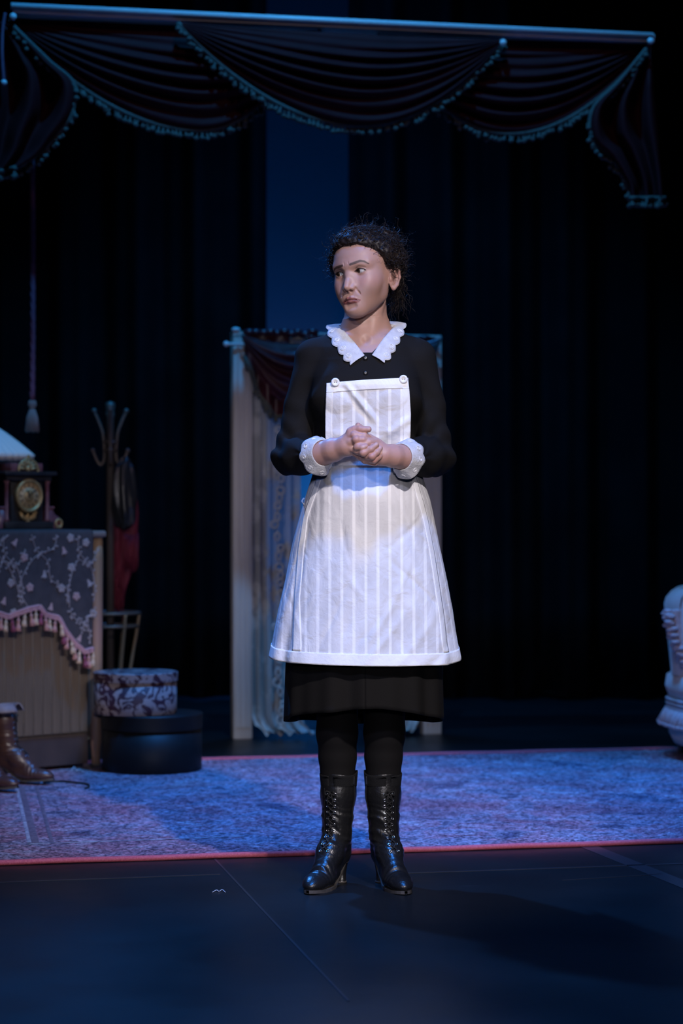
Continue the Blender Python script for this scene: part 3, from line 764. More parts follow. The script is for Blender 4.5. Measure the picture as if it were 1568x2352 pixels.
# pierced gilt crest
mb = MB(); mb.torus((0, -0.012, 0.240), 0.052, 0.007, 30, 8, 'y', 1.0, 0.92)
for k in range(7):
    a = PI*(k+0.5)/7; mb.tube([(0.010*math.cos(a), -0.012, 0.245+0.01*math.sin(a)), (0.046*math.cos(a), -0.013, 0.242+0.042*math.sin(a))], [0.004, 0.007], 7)
mb.ball((0, -0.012, 0.297), (0.010, 0.006, 0.012)); mb.ball((0, -0.014, 0.250), (0.016, 0.008, 0.014))
mb.v = [(p[0], p[1], max(p[2], 0.2385)) for p in mb.v]; mb.build('gilt_crest', M['gilt'], ck, local=True)
for s in (-1, 1):                               # scrolled wings either side
    pts = crom([(s*0.112, 0.03, 0.085), (s*0.135, 0.03, 0.083), (s*0.150, 0.03, 0.060), (s*0.175, 0.03, 0.045), (s*0.190, 0.03, 0.024), (s*0.182, 0.03, 0.008)], 24)
    mb = MB(); 
    V = []
    for p in pts: V.append([(p[0], 0.0, p[2]), (p[0], 0.09, p[2]), (p[0], 0.09, 0.0), (p[0], 0.0, 0.0)])
    rows = [[v[k] for v in V] for k in (3, 0, 1, 2)]; mb.grid(rows)
    w = mb.build('side_scroll', M['ck_red'], ck, local=True)
    MB().torus((s*0.168, -0.004, 0.022), 0.016, 0.006, 18, 8, 'y').build('scroll_volute', M['gilt'], w, local=True)
    MB().box((s*0.128-0.018, -0.004, 0.083), (s*0.128+0.018, 0.09, 0.093), 0.003).build('scroll_cap', M['ck_red'], w, local=True)

# ================================================================== table lamp behind the clock
lp = P(-90, 1213, 3.0); lamp = empty('table_lamp', (lp.x, lp.y, CH+0.0155))
tag(lamp, 'table lamp with pleated white shade cut by the left edge', 'lamp')
M['shade'] = mat('white_pleated_silk', (0.78, 0.76, 0.74), 0.8, spec=0.2); M['lampbase'] = mat('dark_bronze', (0.06, 0.045, 0.04), 0.4, 0.5)
zb = 0.99+(1176-1056)*9.0/FPX-(CH+0.0155); rows = []
for j in range(25):
    t = j/24; r = lerp(0.287, 0.05, t); z = zb+0.018+0.172*(1-(r/0.287)**1.5); row = []
    if j == 0: z -= 0.0
    for k in range(193):
        a = 2*PI*k/192; rr = r*(1+0.018*math.cos(48*a)); row.append((rr*math.cos(a), rr*math.sin(a), z))
    rows.append(row)
rim = [[(p[0]*0.955, p[1]*0.955, p[2]-0.026) for p in rows[0]]]
sh = MB().grid(rim+rows).build('shade', M['shade'], lamp, solid=0.002, local=True)
MB().lathe([(0.0, 0.0), (0.07, 0.0), (0.072, 0.012), (0.03, 0.022), (0.016, 0.05), (0.028, 0.09), (0.014, 0.13), (0.010, zb+0.14), (0.0, zb+0.15)], (0, 0, 0), 24).build('stem', M['lampbase'], lamp, local=True)
mb = MB()
for k in range(3):
    a = 2*PI*k/3; mb.tube([(0.008*math.cos(a), 0.008*math.sin(a), zb+0.135), (0.052*math.cos(a), 0.052*math.sin(a), zb+0.172)], 0.002, 6)
mb.build('shade_spider', M['lampbase'], lamp, local=True)
lw = lamp

# ================================================================== hat boxes
M['box_black'] = mat('black_box_card', (0.008, 0.008, 0.009), 0.5, spec=0.22, col2=(0.010, 0.010, 0.011), nscale=20)
def damask():
    m = mat('damask_paper', (0.3, 0.25, 0.27), 0.55); N, L = nt(m); b = N['Principled BSDF']
    tc = N.new('ShaderNodeTexCoord'); n = N.new('ShaderNodeTexNoise'); n.inputs['Scale'].default_value = 21; n.inputs['Detail'].default_value = 2.2; n.inputs['Distortion'].default_value = 1.8
    L.new(tc.outputs['Object'], n.inputs['Vector']); r = N.new('ShaderNodeValToRGB'); r.color_ramp.interpolation = 'LINEAR'
    r.color_ramp.elements[0].position = 0.47; r.color_ramp.elements[1].position = 0.50
    r.color_ramp.elements[0].color = (0.035, 0.010, 0.022, 1); r.color_ramp.elements[1].color = (0.27, 0.215, 0.21, 1)
    L.new(n.outputs[0], r.inputs[0]); L.new(r.outputs[0], b.inputs['Base Color']); return m
M['damask'] = damask()
p = G(348, 1772); bb = empty('hat_box', (p.x, p.y+0.02, 0.0085)); tag(bb, 'large round glossy black hat box on the rug', 'box')
R = 0.193; H = 0.215
MB().lathe([(0, 0), (R-0.004, 0), (R-0.003, 0.002), (R-0.003, H-0.05)], (0, 0, 0), 64).build('box', M['box_black'], bb, local=True)
autosmooth(MB().lathe([(R, H-0.058), (R+0.001, H-0.004), (R-0.003, H), (0, H)], (0, 0, 0), 64).build('lid', M['box_black'], bb, local=True))
p2 = P(311, 1650, bb.location.y-0.02); hb = empty('hat_box', (p2.x, p2.y, 0.0085+H+0.0005), 0.4); tag(hb, 'smaller round damask-patterned hat box stacked on the black box', 'box')
R = 0.160; H2 = 0.158
MB().lathe([(0, 0), (R-0.004, 0), (R-0.003, 0.002), (R-0.003, H2-0.03)], (0, 0, 0), 64).build('box', M['damask'], hb, local=True)
autosmooth(MB().lathe([(R+0.001, H2-0.034), (R+0.002, H2-0.003), (R-0.001, H2), (0, H2)], (0, 0, 0), 64).build('lid', M['damask'], hb, local=True))

# ================================================================== coat rack
KY = 3.9; kp = P(253, 1400, KY); rk = empty('coat_rack', (kp.x, KY, 0)); tag(rk, 'dark metal coat rack with curved hooks and an umbrella ring', 'coat rack')
M['rack'] = mat('dark_bronze_metal', (0.16, 0.13, 0.115), 0.42, 0.4); M['rack_brass'] = mat('dull_brass', (0.30, 0.23, 0.15), 0.42, 0.4)
MB().lathe([(0.017, 0.03), (0.0165, 1.40), (0.020, 1.41), (0.020, 1.425), (0.017, 1.43), (0.022, 1.45), (0.020, 1.468), (0.0, 1.475)], (0, 0, 0), 20).build('pole', M['rack'], rk, local=True)
for z in (1.295, 1.258): MB().torus((0, 0, z), 0.024, 0.007, 24, 8).build('collar', M['rack'], rk, local=True)
def rot(p, a): return (p[0]*math.cos(a)-p[1]*math.sin(a), p[0]*math.sin(a)+p[1]*math.cos(a), p[2])
for k in range(4):
    a = k*PI/2+0.1
    q = crom([(0.026, 0, 1.22), (0.027, 0, 1.28), (0.034, 0, 1.34), (0.052, 0, 1.39), (0.068, 0, 1.425)], 16)
    h = MB().tube([rot(p, a) for p in q], 0.0075, 8).build('hook', M['rack'], rk, local=True)
    MB().ball(rot((0.070, 0, 1.432), a), 0.012).build('hook_tip', M['rack'], h, local=True)
    q = crom([(0.026, 0, 1.26), (0.028, 0, 1.215), (0.042, 0, 1.195), (0.058, 0, 1.215), (0.074, 0, 1.252)], 18)
    h = MB().tube([rot(p, a) for p in q], 0.0075, 8).build('hook', M['rack'], rk, local=True)
    MB().ball(rot((0.076, 0, 1.258), a), 0.011).build('hook_tip', M['rack'], h, local=True)
for z, r in ((0.548, 0.128), (0.492, 0.118)): MB().torus((0, 0, z), r, 0.0075, 40, 8).build('umbrella_ring', M['rack'], rk, local=True)
for k in range(6):
    a = k*PI/3+0.12
    q = crom([(0.128, 0, 0.548), (0.116, 0, 0.47), (0.095, 0, 0.35), (0.085, 0, 0.25), (0.10, 0, 0.12), (0.16, 0, 0.04), (0.21, 0, 0.012)], 24)
    MB().tube([rot(p, a) for p in q], 0.0075, 8).build('leg', M['rack_brass'], rk, local=True)

def hang(name, secs, m, label, cat, folds=6, amp=0.12, seed=0, n=64):
    """soft hanging garment: elliptical sections (px, py, half-width px, depth m) with folds"""
    r = random.Random(seed); ph = [r.uniform(0, 6) for _ in range(4)]; rows = []
    ss = crom([(s[0], s[1], s[2], s[3], s[4]) for s in secs], 48)
    for j, (px, py, hw, dp, yy) in enumerate(ss):
        c_ = P(px, py, yy); k = (yy-CAMY)/FPX; row = []
        for i in range(n+1):
            a = 2*PI*i/n; f = 1+amp*math.sin(folds*a+ph[0]+0.05*j)+amp*0.6*math.sin((folds+3)*a+ph[1]-0.08*j)+0.05*math.sin(3*a+j*0.3+ph[2])
            row.append((c_.x+hw*k*f*math.cos(a), c_.y+dp*f*math.sin(a), c_.z+0.006*math.sin(3*a+j*0.4+ph[3])))
        rows.append(row)
    mb = MB().grid(rows); V = mb.v
    mb.f.append(tuple(range(n))); mb.f.append(tuple(len(V)-1-q for q in range(n)))
    o = mb.build(name, M[m]); tag(o, label, cat); return o, rows
M['blackwrap'] = mat('black_satin_wrap', (0.022, 0.024, 0.028), 0.3, spec=0.7, bump=0.5, bscale=60)
M['redshawl'] = mat('crimson_shawl', (0.15, 0.010, 0.032), 0.7, col2=(0.20, 0.018, 0.045), nscale=20, stretch=(4, 4, 0.3))
hang('black_wrap', [(288, 1052, 8, 0.02, 3.86), (284, 1075, 20, 0.035, 3.84), (284, 1120, 25, 0.045, 3.82), (286, 1165, 26, 0.05, 3.82), (288, 1195, 22, 0.04, 3.82), (286, 1212, 12, 0.025, 3.82)], 'blackwrap', 'shiny black wrap bunched on a lower hook of the coat rack', 'wrap', 5, 0.13, 3)
o, rows = hang('red_shawl', [(292, 1070, 10, 0.015, 3.965), (290, 1150, 24, 0.03, 3.965), (286, 1200, 30, 0.035, 3.965), (284, 1260, 32, 0.035, 3.965), (276, 1310, 28, 0.03, 3.965), (268, 1360, 20, 0.025, 3.965), (266, 1392, 16, 0.02, 3.965)], 'redshawl', 'crimson fringed shawl hanging from the coat rack below the black wrap', 'shawl', 6, 0.10, 5)
mb = MB(); r = random.Random(4)
for k in range(190):
    px = r.uniform(248, 317); py0 = r.uniform(1225, 1250) if px > 285 else r.uniform(1300, 1370); ln = r.uniform(45, 70) if px > 285 else r.uniform(30, 60)
    y = 3.905+r.uniform(-.012, .012); mb.tube([P(px, py0, y), P(px+r.uniform(-1, 1), py0+ln*0.6, y), P(px+r.uniform(-2, 1), py0+ln, y)], 0.0022, 4)
f = mb.build('shawl_fringe', M['redshawl'], o); f['kind'] = 'stuff'

# ================================================================== armchair (right edge)
ac = empty('armchair', (1.63, 3.05, 0), math.radians(8)); tag(ac, 'pale low tub armchair with fringed skirt cut by the right edge', 'armchair')
M['chair_cloth'] = mat('pale_blush_upholstery', (0.58, 0.47, 0.46), 0.7, col2=(0.64, 0.54, 0.53), nscale=7, sheen=0.3, bump=0.25, bscale=50)
M['chair_fringe'] = mat('mauve_bullion_fringe', (0.44, 0.33, 0.36), 0.9, col2=(0.58, 0.48, 0.50), nscale=60)
M['cushion'] = mat('dusty_rose_cushion', (0.42, 0.20, 0.19), 0.8, col2=(0.48, 0.26, 0.24), nscale=12, bump=0.3, bscale=40)
def rbox(rx, ry, prof, n=72, pw=3.2):
    V = []; F = []; m = len(prof)
    for (s, z) in prof:
        for k in range(n):
            a = 2*PI*k/n; c_, s_ = math.cos(a), math.sin(a); q = (abs(c_)**pw+abs(s_)**pw)**(-1/pw)
            V.append(((rx+s)*c_*q, (ry+s)*s_*q, z))
    for i in range(m-1):
        for k in range(n): F.append((i*n+k, i*n+(k+1) % n, (i+1)*n+(k+1) % n, (i+1)*n+k))
    F.append(tuple(range(n-1, -1, -1))); F.append(tuple((m-1)*n+k for k in range(n)))
    return MB().add(V, F)
rbox(0.30, 0.29, [(-0.05, 0.055), (-0.02, 0.06), (0.0, 0.10), (0.005, 0.22), (0.0, 0.245)]).build('seat_base', M['chair_cloth'], ac, local=True)
rbox(0.30, 0.29, [(-0.06, 0.24), (0.0, 0.245), (0.014, 0.29), (0.008, 0.335), (-0.03, 0.358), (-0.10, 0.365)]).build('seat_cushion', M['chair_cloth'], ac, local=True)
for z in (0.238, 0.222, 0.206): 
    mb = MB(); pts = []
    for k in range(97):
        a = 2*PI*k/96; c_, s_ = math.cos(a), math.sin(a); q = (abs(c_)**3.2+abs(s_)**3.2)**(-1/3.2); pts.append(((0.306)*c_*q, 0.296*s_*q, z))
    mb.tube(pts, 0.008, 6).build('braid', M['chair_fringe'], ac, local=True)
mb = MB()
for k in range(150):
    a = 2*PI*k/150; c_, s_ = math.cos(a), math.sin(a); q = (abs(c_)**3.2+abs(s_)**3.2)**(-1/3.2); fl = 1.09+0.02*math.sin(k*2.7)
    p0 = (0.306*c_*q, 0.296*s_*q, 0.205); p1 = (0.306*c_*q*fl, 0.296*s_*q*fl, 0.145)
    mb.tube([p0, ((p0[0]+p1[0])/2, (p0[1]+p1[1])/2, 0.178), p1], [0.006, 0.0055, 0.0075], 6); mb.ball((p1[0], p1[1], 0.142), (0.009, 0.009, 0.010), 7, 5)
f = mb.build('skirt_fringe', M['chair_fringe'], ac, local=True); f['kind'] = 'stuff'
# tub back wraps left side and rear
rows = []
for j in range(29):
    t = j/28; row = []
    for k in range(61):
        a = math.radians(lerp(200, -20, k/60)); hgt = 0.705-0.02*math.cos(a)**2
        # t: outside bottom -> top -> inside bottom
        if t < 0.45: q = t/0.45; z = lerp(0.34, hgt-0.05, q); off = 0.035+0.03*q
        elif t < 0.65: q = (t-0.45)/0.2; z = hgt-0.05+0.05*math.sin(q*PI); off = 0.065-0.11*q
        else: q = (t-0.65)/0.35; z = lerp(hgt-0.05, 0.36, q); off = -0.045-0.03*q+0.006*math.sin(z*70)
        row.append(((0.275+off)*math.cos(a), (0.255+off)*math.sin(a), z))
    rows.append(row)
MB().grid(rows).build('tub_back', M['chair_cloth'], ac, local=True)
for a0 in (200, -20):
    a = math.radians(a0); MB().ball((0.275*math.cos(a), 0.255*math.sin(a)-0.01, 0.53), (0.062, 0.055, 0.17), 20, 14).build('arm_front', M['chair_cloth'], ac, local=True)
mb = MB()
for k in range(46):
    t = k/45; z = lerp(0.60, 0.365, t); x = -0.362+0.085*t**1.5; 
    mb.ball((x+0.006*math.sin(k*2.1), -0.09+0.02*math.sin(k*1.3), z), (0.020, 0.022, 0.010), 9, 6); mb.ball((x+0.03, -0.10, z), (0.022, 0.018, 0.009), 9, 6)
mb.build('ruffle_trim', M['chair_fringe'], ac, local=True)
cu = rbox(0.17, 0.055, [(-0.05, -0.14), (0.0, -0.12), (0.012, 0), (0.0, 0.12), (-0.05, 0.14)], pw=2.6)
cc, ss_ = math.cos(-0.25), math.sin(-0.25)
cu.v = [(x+0.02, y*cc-z*ss_-0.06+0.16, y*ss_+z*cc+0.50) for x, y, z in cu.v]; cu.build('back_cushion', M['cushion'], ac, local=True)
for (x, y) in ((-0.22, -0.20), (0.22, -0.20), (-0.22, 0.20), (0.22, 0.20)):
    MB().lathe([(0.016, 0.0005), (0.014, 0.02), (0.022, 0.058)], (x, y, 0.008), 12).build('leg', M['rack'], ac, local=True)
# ================================================================== lace-up boots (implicit surface, shared by maid and spare pair)
M['leather'] = mat('black_leather', (0.010, 0.010, 0.011), 0.30, spec=0.6, bump=0.25, bscale=130)
M['suede'] = mat('black_suede', (0.010, 0.010, 0.011), 0.8, spec=0.2, bump=0.4, bscale=600)
M['sole'] = mat('worn_sole', (0.055, 0.05, 0.048), 0.7, col2=(0.09, 0.08, 0.075), nscale=40)
M['eyelet'] = mat('steel_eyelet', (0.75, 0.76, 0.8), 0.2, 1.0)
M['lace_black'] = mat('black_lace', (0.008, 0.008, 0.009), 0.75)
M['brown_leather'] = mat('brown_leather', (0.055, 0.026, 0.022), 0.36, spec=0.6, col2=(0.085, 0.043, 0.036), nscale=18, bump=0.3, bscale=90)
M['brown_lining'] = mat('boot_lining', (0.26, 0.22, 0.24), 0.6, col2=(0.20, 0.16, 0.17), nscale=30)

def boot_sdf(side, top=0.292, slump=0.0):
    """toe towards -y, ankle axis at x=0,y=0.03; side=+1/-1 puts the big-toe side at +x/-x"""
    f = SDF((-0.075, -0.175, -0.004), (0.075, 0.10, top+0.012), 0.002)
    f.chain([(0, 0.030, 0.118), (0, 0.034, 0.175), (0, 0.040, 0.235), (0, 0.044, top)], [0.0355, 0.0375, 0.044, 0.0485], 0.02)
    f.chain([(0, 0.028, 0.128), (0, -0.012, 0.088), (0.002*side, -0.058, 0.048)], [0.034, 0.0345, 0.031], 0.02)
    f.ell((0.001*side, -0.085, 0.026), (0.036, 0.060, 0.024), 0.02)
    f.ell((0.004*side, -0.128, 0.019), (0.024, 0.034, 0.0155), 0.02)
    f.ell((0, 0.050, 0.088), (0.0305, 0.030, 0.036), 0.02)
    f.chain([(0, 0.045, 0.072), (0, -0.02, 0.040), (0, -0.06, 0.026)], [0.026, 0.026, 0.026], 0.015)
    X, Y, Z = np.meshgrid(*f.ax, indexing='ij', sparse=True)
    # slouch creases round the ankle and vamp
    w = np.exp(-((Z-0.155)/0.05)**2); f.F -= 0.0016*w*(0.35+0.65*np.sin(70*X+30*Y+90*Z)**2)*np.sin(Z*300+34*X+5*np.sin(40*X)+25*Y+3*np.sin(60*Z))
    w2 = np.exp(-((Y+0.085)/0.025)**2)*np.exp(-((Z-0.045)/0.03)**2); f.F -= 0.0011*w2*np.sin(Y*420+20*X)
    # flat top and sole cut: rises to the heel
    solez = 0.0075+0.052*np.clip((Y+0.045)/0.085, 0, 1)**1.6
    f.F[:] = np.maximum(f.F, solez-Z); f.F[:] = np.maximum(f.F, Z-top-0.004*np.cos(X*40))
    return f, solez
def make_boot(name, parent, side, Mx, leather, cuffm, z_eye, laces_bow=True, slump=False, neye=10, top=0.292, zip_=True, lining=None):
    f, _ = boot_sdf(side, top); V, Q = f.mesh()
    T = np.array(Mx); tr = lambda v: (np.asarray(v, float) @ T[:3, :3].T)+T[:3, 3]
    b = mesh_obj(name, tr(V), Q, M[leather], None); attach(b, parent)
    def put(n, mb, m, smooth=True):
        o = mesh_obj(n, tr(np.array(mb.v)), mb.f, M[m], None, smooth); attach(o, b); return o
    # sole
    def foot_out(y):
        ys = [-0.163, -0.158, -0.145, -0.12, -0.085, -0.045, -0.01, 0.03, 0.06, 0.078]
        ws = [0.004, 0.012, 0.021, 0.029, 0.036, 0.031, 0.025, 0.024, 0.022, 0.010]
        return interp(y, ys, ws)
    rowsT = []; rowsB = []
    for j in range(45):
        y = lerp(-0.163, 0.078, j/44); z = 0.0075+0.052*min(max((y+0.045)/0.085, 0), 1)**1.6; toe = 0.003*max(0, (-0.12-y)/0.04)
        th = 0.0075 if y < -0.03 else 0.0045; x0 = 0.004*side*max(0, min(1, (-y-0.06)/0.07))
        w = foot_out(y)
        rowsT.append([(x0+w*s, y, z+0.001+toe) for s in (-1, -0.5, 0, 0.5, 1)]); rowsB.append([(x0+w*s*0.98, y, max(0.0, z-th)+toe) for s in (-1, -0.5, 0, 0.5, 1)])
    mb = MB(); loop = [[rt[0], rt[2], rt[4], rb[4], rb[2], rb[0], rt[0]] for rt, rb in zip(rowsT, rowsB)]
    mb.grid(loop); put('sole', mb, 'sole', False)
    mb = MB(); zs = [0.0, 0.006, 0.0065, 0.025, 0.048, 0.064]; rr = [0.0165, 0.0165, 0.0155, 0.0145, 0.0175, 0.024]; yy = [0.052, 0.052, 0.052, 0.055, 0.057, 0.054]
    Vh = []; n = 20
    for z, r, y in zip(zs, rr, yy):
        for k in range(n):
            a = 2*PI*k/n; Vh.append((r*math.cos(a), y+r*1.05*(math.sin(a) if math.sin(a) > 0 else 0.75*math.sin(a)), z))
    Fh = [(i*n+k, i*n+(k+1) % n, (i+1)*n+(k+1) % n, (i+1)*n+k) for i in range(5) for k in range(n)]+[tuple(range(n-1, -1, -1))]
    mb.add(Vh, Fh); put('heel', mb, leather)
    MB_ = MB().lathe([(0.0175, 0), (0.0175, 0.005)], (0, 0.052, 0.0002), 18); put('heel_tip', MB_, 'sole')
    # suede cuff with a front notch
    mb = MB(); rows = []
    for z in np.linspace(top-0.033, top+0.004, 8):
        row = []
        for k in range(41):
            a = math.radians(lerp(-82, 262, k/40)); r0 = interp(z, [0.235, top], [0.0458, 0.0512])
            edge = min(k, 40-k); zz = z-(0.010 if z > top-0.005 else 0)*max(0, 1-edge/5.0)
            row.append((r0*math.cos(a), 0.0425+r0*math.sin(a), zz+0.004*math.sin(3*a)*(z-top+0.03)/0.03))
        rows.append(row)
    mb.grid(rows); o = put('cuff', mb, cuffm); md = o.modifiers.new('thickness', 'SOLIDIFY'); md.thickness = 0.0025
    # eyelets and laces
    zz = np.linspace(z_eye[0], z_eye[1], neye); ey = []
    base = MB().torus((0, 0, 0), 0.0033, 0.0015, 14, 6, 'y')
    first = None
    for i, z in enumerate(zz):
        pr = []
        for s in (-1, 1):
            hw = interp(z, [0.10, 0.13, 0.16, 0.25], [0.0105, 0.0085, 0.0085, 0.0115]); x = s*hw; y = f.front(x, z)
            g = f.grad(np.array([[x, y, z]]))[0]; pr.append((np.array([x, y, z]), g))
            me_loc = tr([np.array([x, y, z])+g*0.0013])[0]; gw = T[:3, :3] @ g
            if first is None:
                first = mesh_obj('eyelet', base.v, base.f, M['eyelet'], None); attach(first, b, True); o = first
            else: o = first.copy(); C.objects.link(o); o.parent = b
            o.location = me_loc; o.rotation_euler = Vector(gw).to_track_quat('-Y', 'Z').to_euler()
        ey.append(pr)
    mb = MB()
    for i in range(neye-1):
        for s in (0, 1):
            a, ga = ey[i][s]; c_, gc = ey[i+1][1-s]
            mid = (a+c_)/2; gm = (ga+gc)/2; mid[1] = (f.front(mid[0], mid[2]) or mid[1])
            mb.tube(crom([a+ga*0.0005, (a+mid)/2+gm*0.004, mid+gm*(0.0045 if s else 0.003), (c_+mid)/2+gm*0.004, c_+gc*0.0005], 12), 0.0017, 6)
    if laces_bow:
        a = (ey[-1][0][0]+ey[-1][1][0])/2+np.array([0, -0.004, 0.004])
        for s in (-1, 1):
            mb.tube(crom([a, a+np.array([s*0.010, -0.005, 0.004]), a+np.array([s*0.014, -0.004, -0.006]), a+np.array([s*0.004, -0.004, -0.004])], 14), 0.0017, 6)
            mb.tube(crom([a, a+np.array([s*0.006, -0.004, -0.012]), a+np.array([s*0.008, -0.002, -0.030])], 10), 0.0016, 6)
    put('laces', mb, 'lace_black')
    # raised facing seams
    for s in (-1, 1):
        pts = []
        for z in np.linspace(z_eye[0]-0.012, top-0.035, 26):
            x = s*(0.0215 if z > z_eye[0]+0.01 else 0.0215-0.35*(z_eye[0]+0.01-z)); y = f.front(x, z)
            if y is not None: pts.append((x, y-0.0003, z))
        mb = MB().tube(pts, 0.0008, 5); put('seam', mb, cuffm)
    if zip_:
        s = side; pts = []
        for z in np.linspace(0.12, top-0.005, 24):
            p = f.project(np.array([[s*0.06, 0.035, z]]), 0.0005)[0]; pts.append(p)
        mb = MB().tube(pts, 0.0018, 6); z_ = put('zip', mb, cuffm)
        p = pts[-1]; mb = MB().box((p[0]-0.002+s*0.001, p[1]-0.006, p[2]-0.022), (p[0]+0.002+s*0.001, p[1]-0.002, p[2]-0.001), 0.0006); o = put('zip_pull', mb, 'eyelet', False)
    if lining:
        mb = MB(); rows = []
        for j in range(12):
            t = j/11; row = []
            for k in range(31):
                a = math.radians(lerp(-60, 240, k/30)); r0 = 0.044+0.012*t+0.010*t*math.sin(a*2+1); fold = 1-0.9*t
                row.append((r0*math.cos(a)*(1+0.25*t), 0.042+r0*math.sin(a)*(1+0.25*t)-0.02*t, top-0.002+0.030*math.sin(t*2.2)-0.035*t*t))
            rows.append(row)
        mb.grid(rows); o = put('turned_down_top', mb, lining); md = o.modifiers.new('thickness', 'SOLIDIFY'); md.thickness = 0.003
    return b, f, tr
def foot_matrix(px_ankle, yaw, Y=0.0, z=0.0, scale=1.0):
    """ankle axis placed under pixel column px at depth Y; yaw>0 turns the toe towards +x"""
    x = (px_ankle-784)*(Y-CAMY)/FPX
    return Matrix.Translation((x, Y, z)) @ Matrix.Rotation(yaw, 4, 'Z') @ Matrix.Translation((0, -0.035*scale, 0)) @ Matrix.Scale(scale, 4)

# spare brown boots standing by the cabinet
for (px, py, yaw, label) in ((38, 1798, 1.20, 'brown lace-up boot with turned-down top, toe on the rug beside the cabinet'), (-32, 1814, 0.95, 'brown lace-up boot cut by the left edge, in front of its pair')):
    p = on_rug(px, py, 0.009); e = empty('lace_up_boot', (p.x, p.y, 0.0130)); tag(e, label, 'boot', 'brown boots on the rug')
    Mx = Matrix.Translation((p.x, p.y, 0.0130)) @ Matrix.Rotation(yaw, 4, 'Z') @ Matrix.Rotation(-0.06, 4, 'X') @ Matrix.Scale(0.93, 4)
    make_boot('upper', e, 1, Mx, 'brown_leather', 'brown_leather', (0.10, 0.255), True, True, 8, 0.285, False, 'brown_lining')
# ================================================================== the maid
BX = 0.064                                            # body axis
person = empty('person', (0.045, 0.0, 0))
tag(person, 'maid in black dress and white striped apron wringing her hands, looking aside', 'person')
M['skin'] = vcol_mat('skin', 0.46, spec=0.38, sub=0.12, bump=0.04, bscale=500)
M['eye'] = vcol_mat('eye', 0.12, spec=0.6, coat=0.6)
M['hair'] = mat('dark_brown_hair', (0.010, 0.006, 0.005), 0.5, spec=0.32, col2=(0.018, 0.011, 0.009), nscale=120)
M['dress'] = mat('black_crepe', (0.0095, 0.0088, 0.0088), 0.85, spec=0.12, bump=0.15, bscale=500)
M['tights'] = mat('black_tights', (0.0075, 0.0068, 0.007), 0.8, spec=0.15)
M['white_lace'] = mat('white_eyelet_lace', (0.52, 0.51, 0.52), 0.85, spec=0.2, col2=(0.60, 0.59, 0.60), nscale=60, bump=0.35, bscale=220)
M['white_band'] = mat('white_cotton', (0.86, 0.85, 0.86), 0.8, spec=0.2, bump=0.25, bscale=120)
M['white_button'] = mat('white_button', (0.80, 0.79, 0.78), 0.3)
M['black_button'] = mat('black_button', (0.012, 0.012, 0.013), 0.2)
def stripe_mat():
    m = mat('striped_cotton', (0.66, 0.65, 0.66), 0.85, spec=0.2); N, L = nt(m); b = N['Principled BSDF']
    uv = N.new('ShaderNodeUVMap'); sx = N.new('ShaderNodeSeparateXYZ'); L.new(uv.outputs[0], sx.inputs[0])
    def math_(op, a, c=None):
        n = N.new('ShaderNodeMath'); n.operation = op
        for i, q in ((0, a), (1, c)):
            if q is None: continue
            if isinstance(q, (int, float)): n.inputs[i].default_value = q
            else: L.new(q, n.inputs[i])
        return n.outputs[0]
    fr_ = math_('FRACT', math_('DIVIDE', sx.outputs[0], 0.0310))
    def band(c, w): return math_('LESS_THAN', math_('ABSOLUTE', math_('SUBTRACT', fr_, c)), w)
    st = math_('MAXIMUM', math_('MAXIMUM', band(0.33, 0.022), band(0.42, 0.034)), math_('MAXIMUM', band(0.51, 0.022), math_('MULTIPLY', band(0.42, 0.12), 0.35)))
    # sheer cloth: the woven ground lets a little of the dark dress through, unevenly
    tc = N.new('ShaderNodeTexCoord'); nz = N.new('ShaderNodeTexNoise'); nz.inputs['Scale'].default_value = 11; nz.inputs['Detail'].default_value = 5; L.new(tc.outputs['Object'], nz.inputs['Vector'])
    r = N.new('ShaderNodeValToRGB'); r.color_ramp.elements[0].position = 0.32; r.color_ramp.elements[1].position = 0.7
    r.color_ramp.elements[0].color = (0.60, 0.59, 0.61, 1); r.color_ramp.elements[1].color = (0.74, 0.73, 0.75, 1); L.new(nz.outputs[0], r.inputs[0])
    mx = N.new('ShaderNodeMix'); mx.data_type = 'RGBA'; L.new(st, mx.inputs[0]); L.new(r.outputs[0], mx.inputs[6]); mx.inputs[7].default_value = (0.90, 0.89, 0.90, 1)
    L.new(mx.outputs[2], b.inputs['Base Color'])
    n1 = N.new('ShaderNodeTexNoise'); n1.inputs['Scale'].default_value = 26; n1.inputs['Detail'].default_value = 5; n1.inputs['Distortion'].default_value = 0.6; L.new(tc.outputs['Object'], n1.inputs['Vector'])
    bp_ = N.new('ShaderNodeBump'); bp_.inputs['Strength'].default_value = 0.55; bp_.inputs['Distance'].default_value = 0.008; L.new(n1.outputs[0], bp_.inputs['Height'])
    L.new(bp_.outputs[0], b.inputs['Normal'])
    return m
M['stripe'] = stripe_mat()

# ------------------------------------------------------------------ head frame
YAW, ROLL, PITCH = math.radians(32), math.radians(6.5), math.radians(1.0)
HC = np.array([BX, -0.020, 1.622])
# face looks to -y; yaw turns it towards -x, roll leans the crown to -x
HR = Matrix.Rotation(-ROLL, 3, 'Y') @ Matrix.Rotation(-YAW, 3, 'Z') @ Matrix.Rotation(PITCH, 3, 'X')
HR = np.array(HR)
toL = lambda p: (np.asarray(p, float)-HC) @ HR
toW = lambda p: np.asarray(p, float) @ HR.T+HC

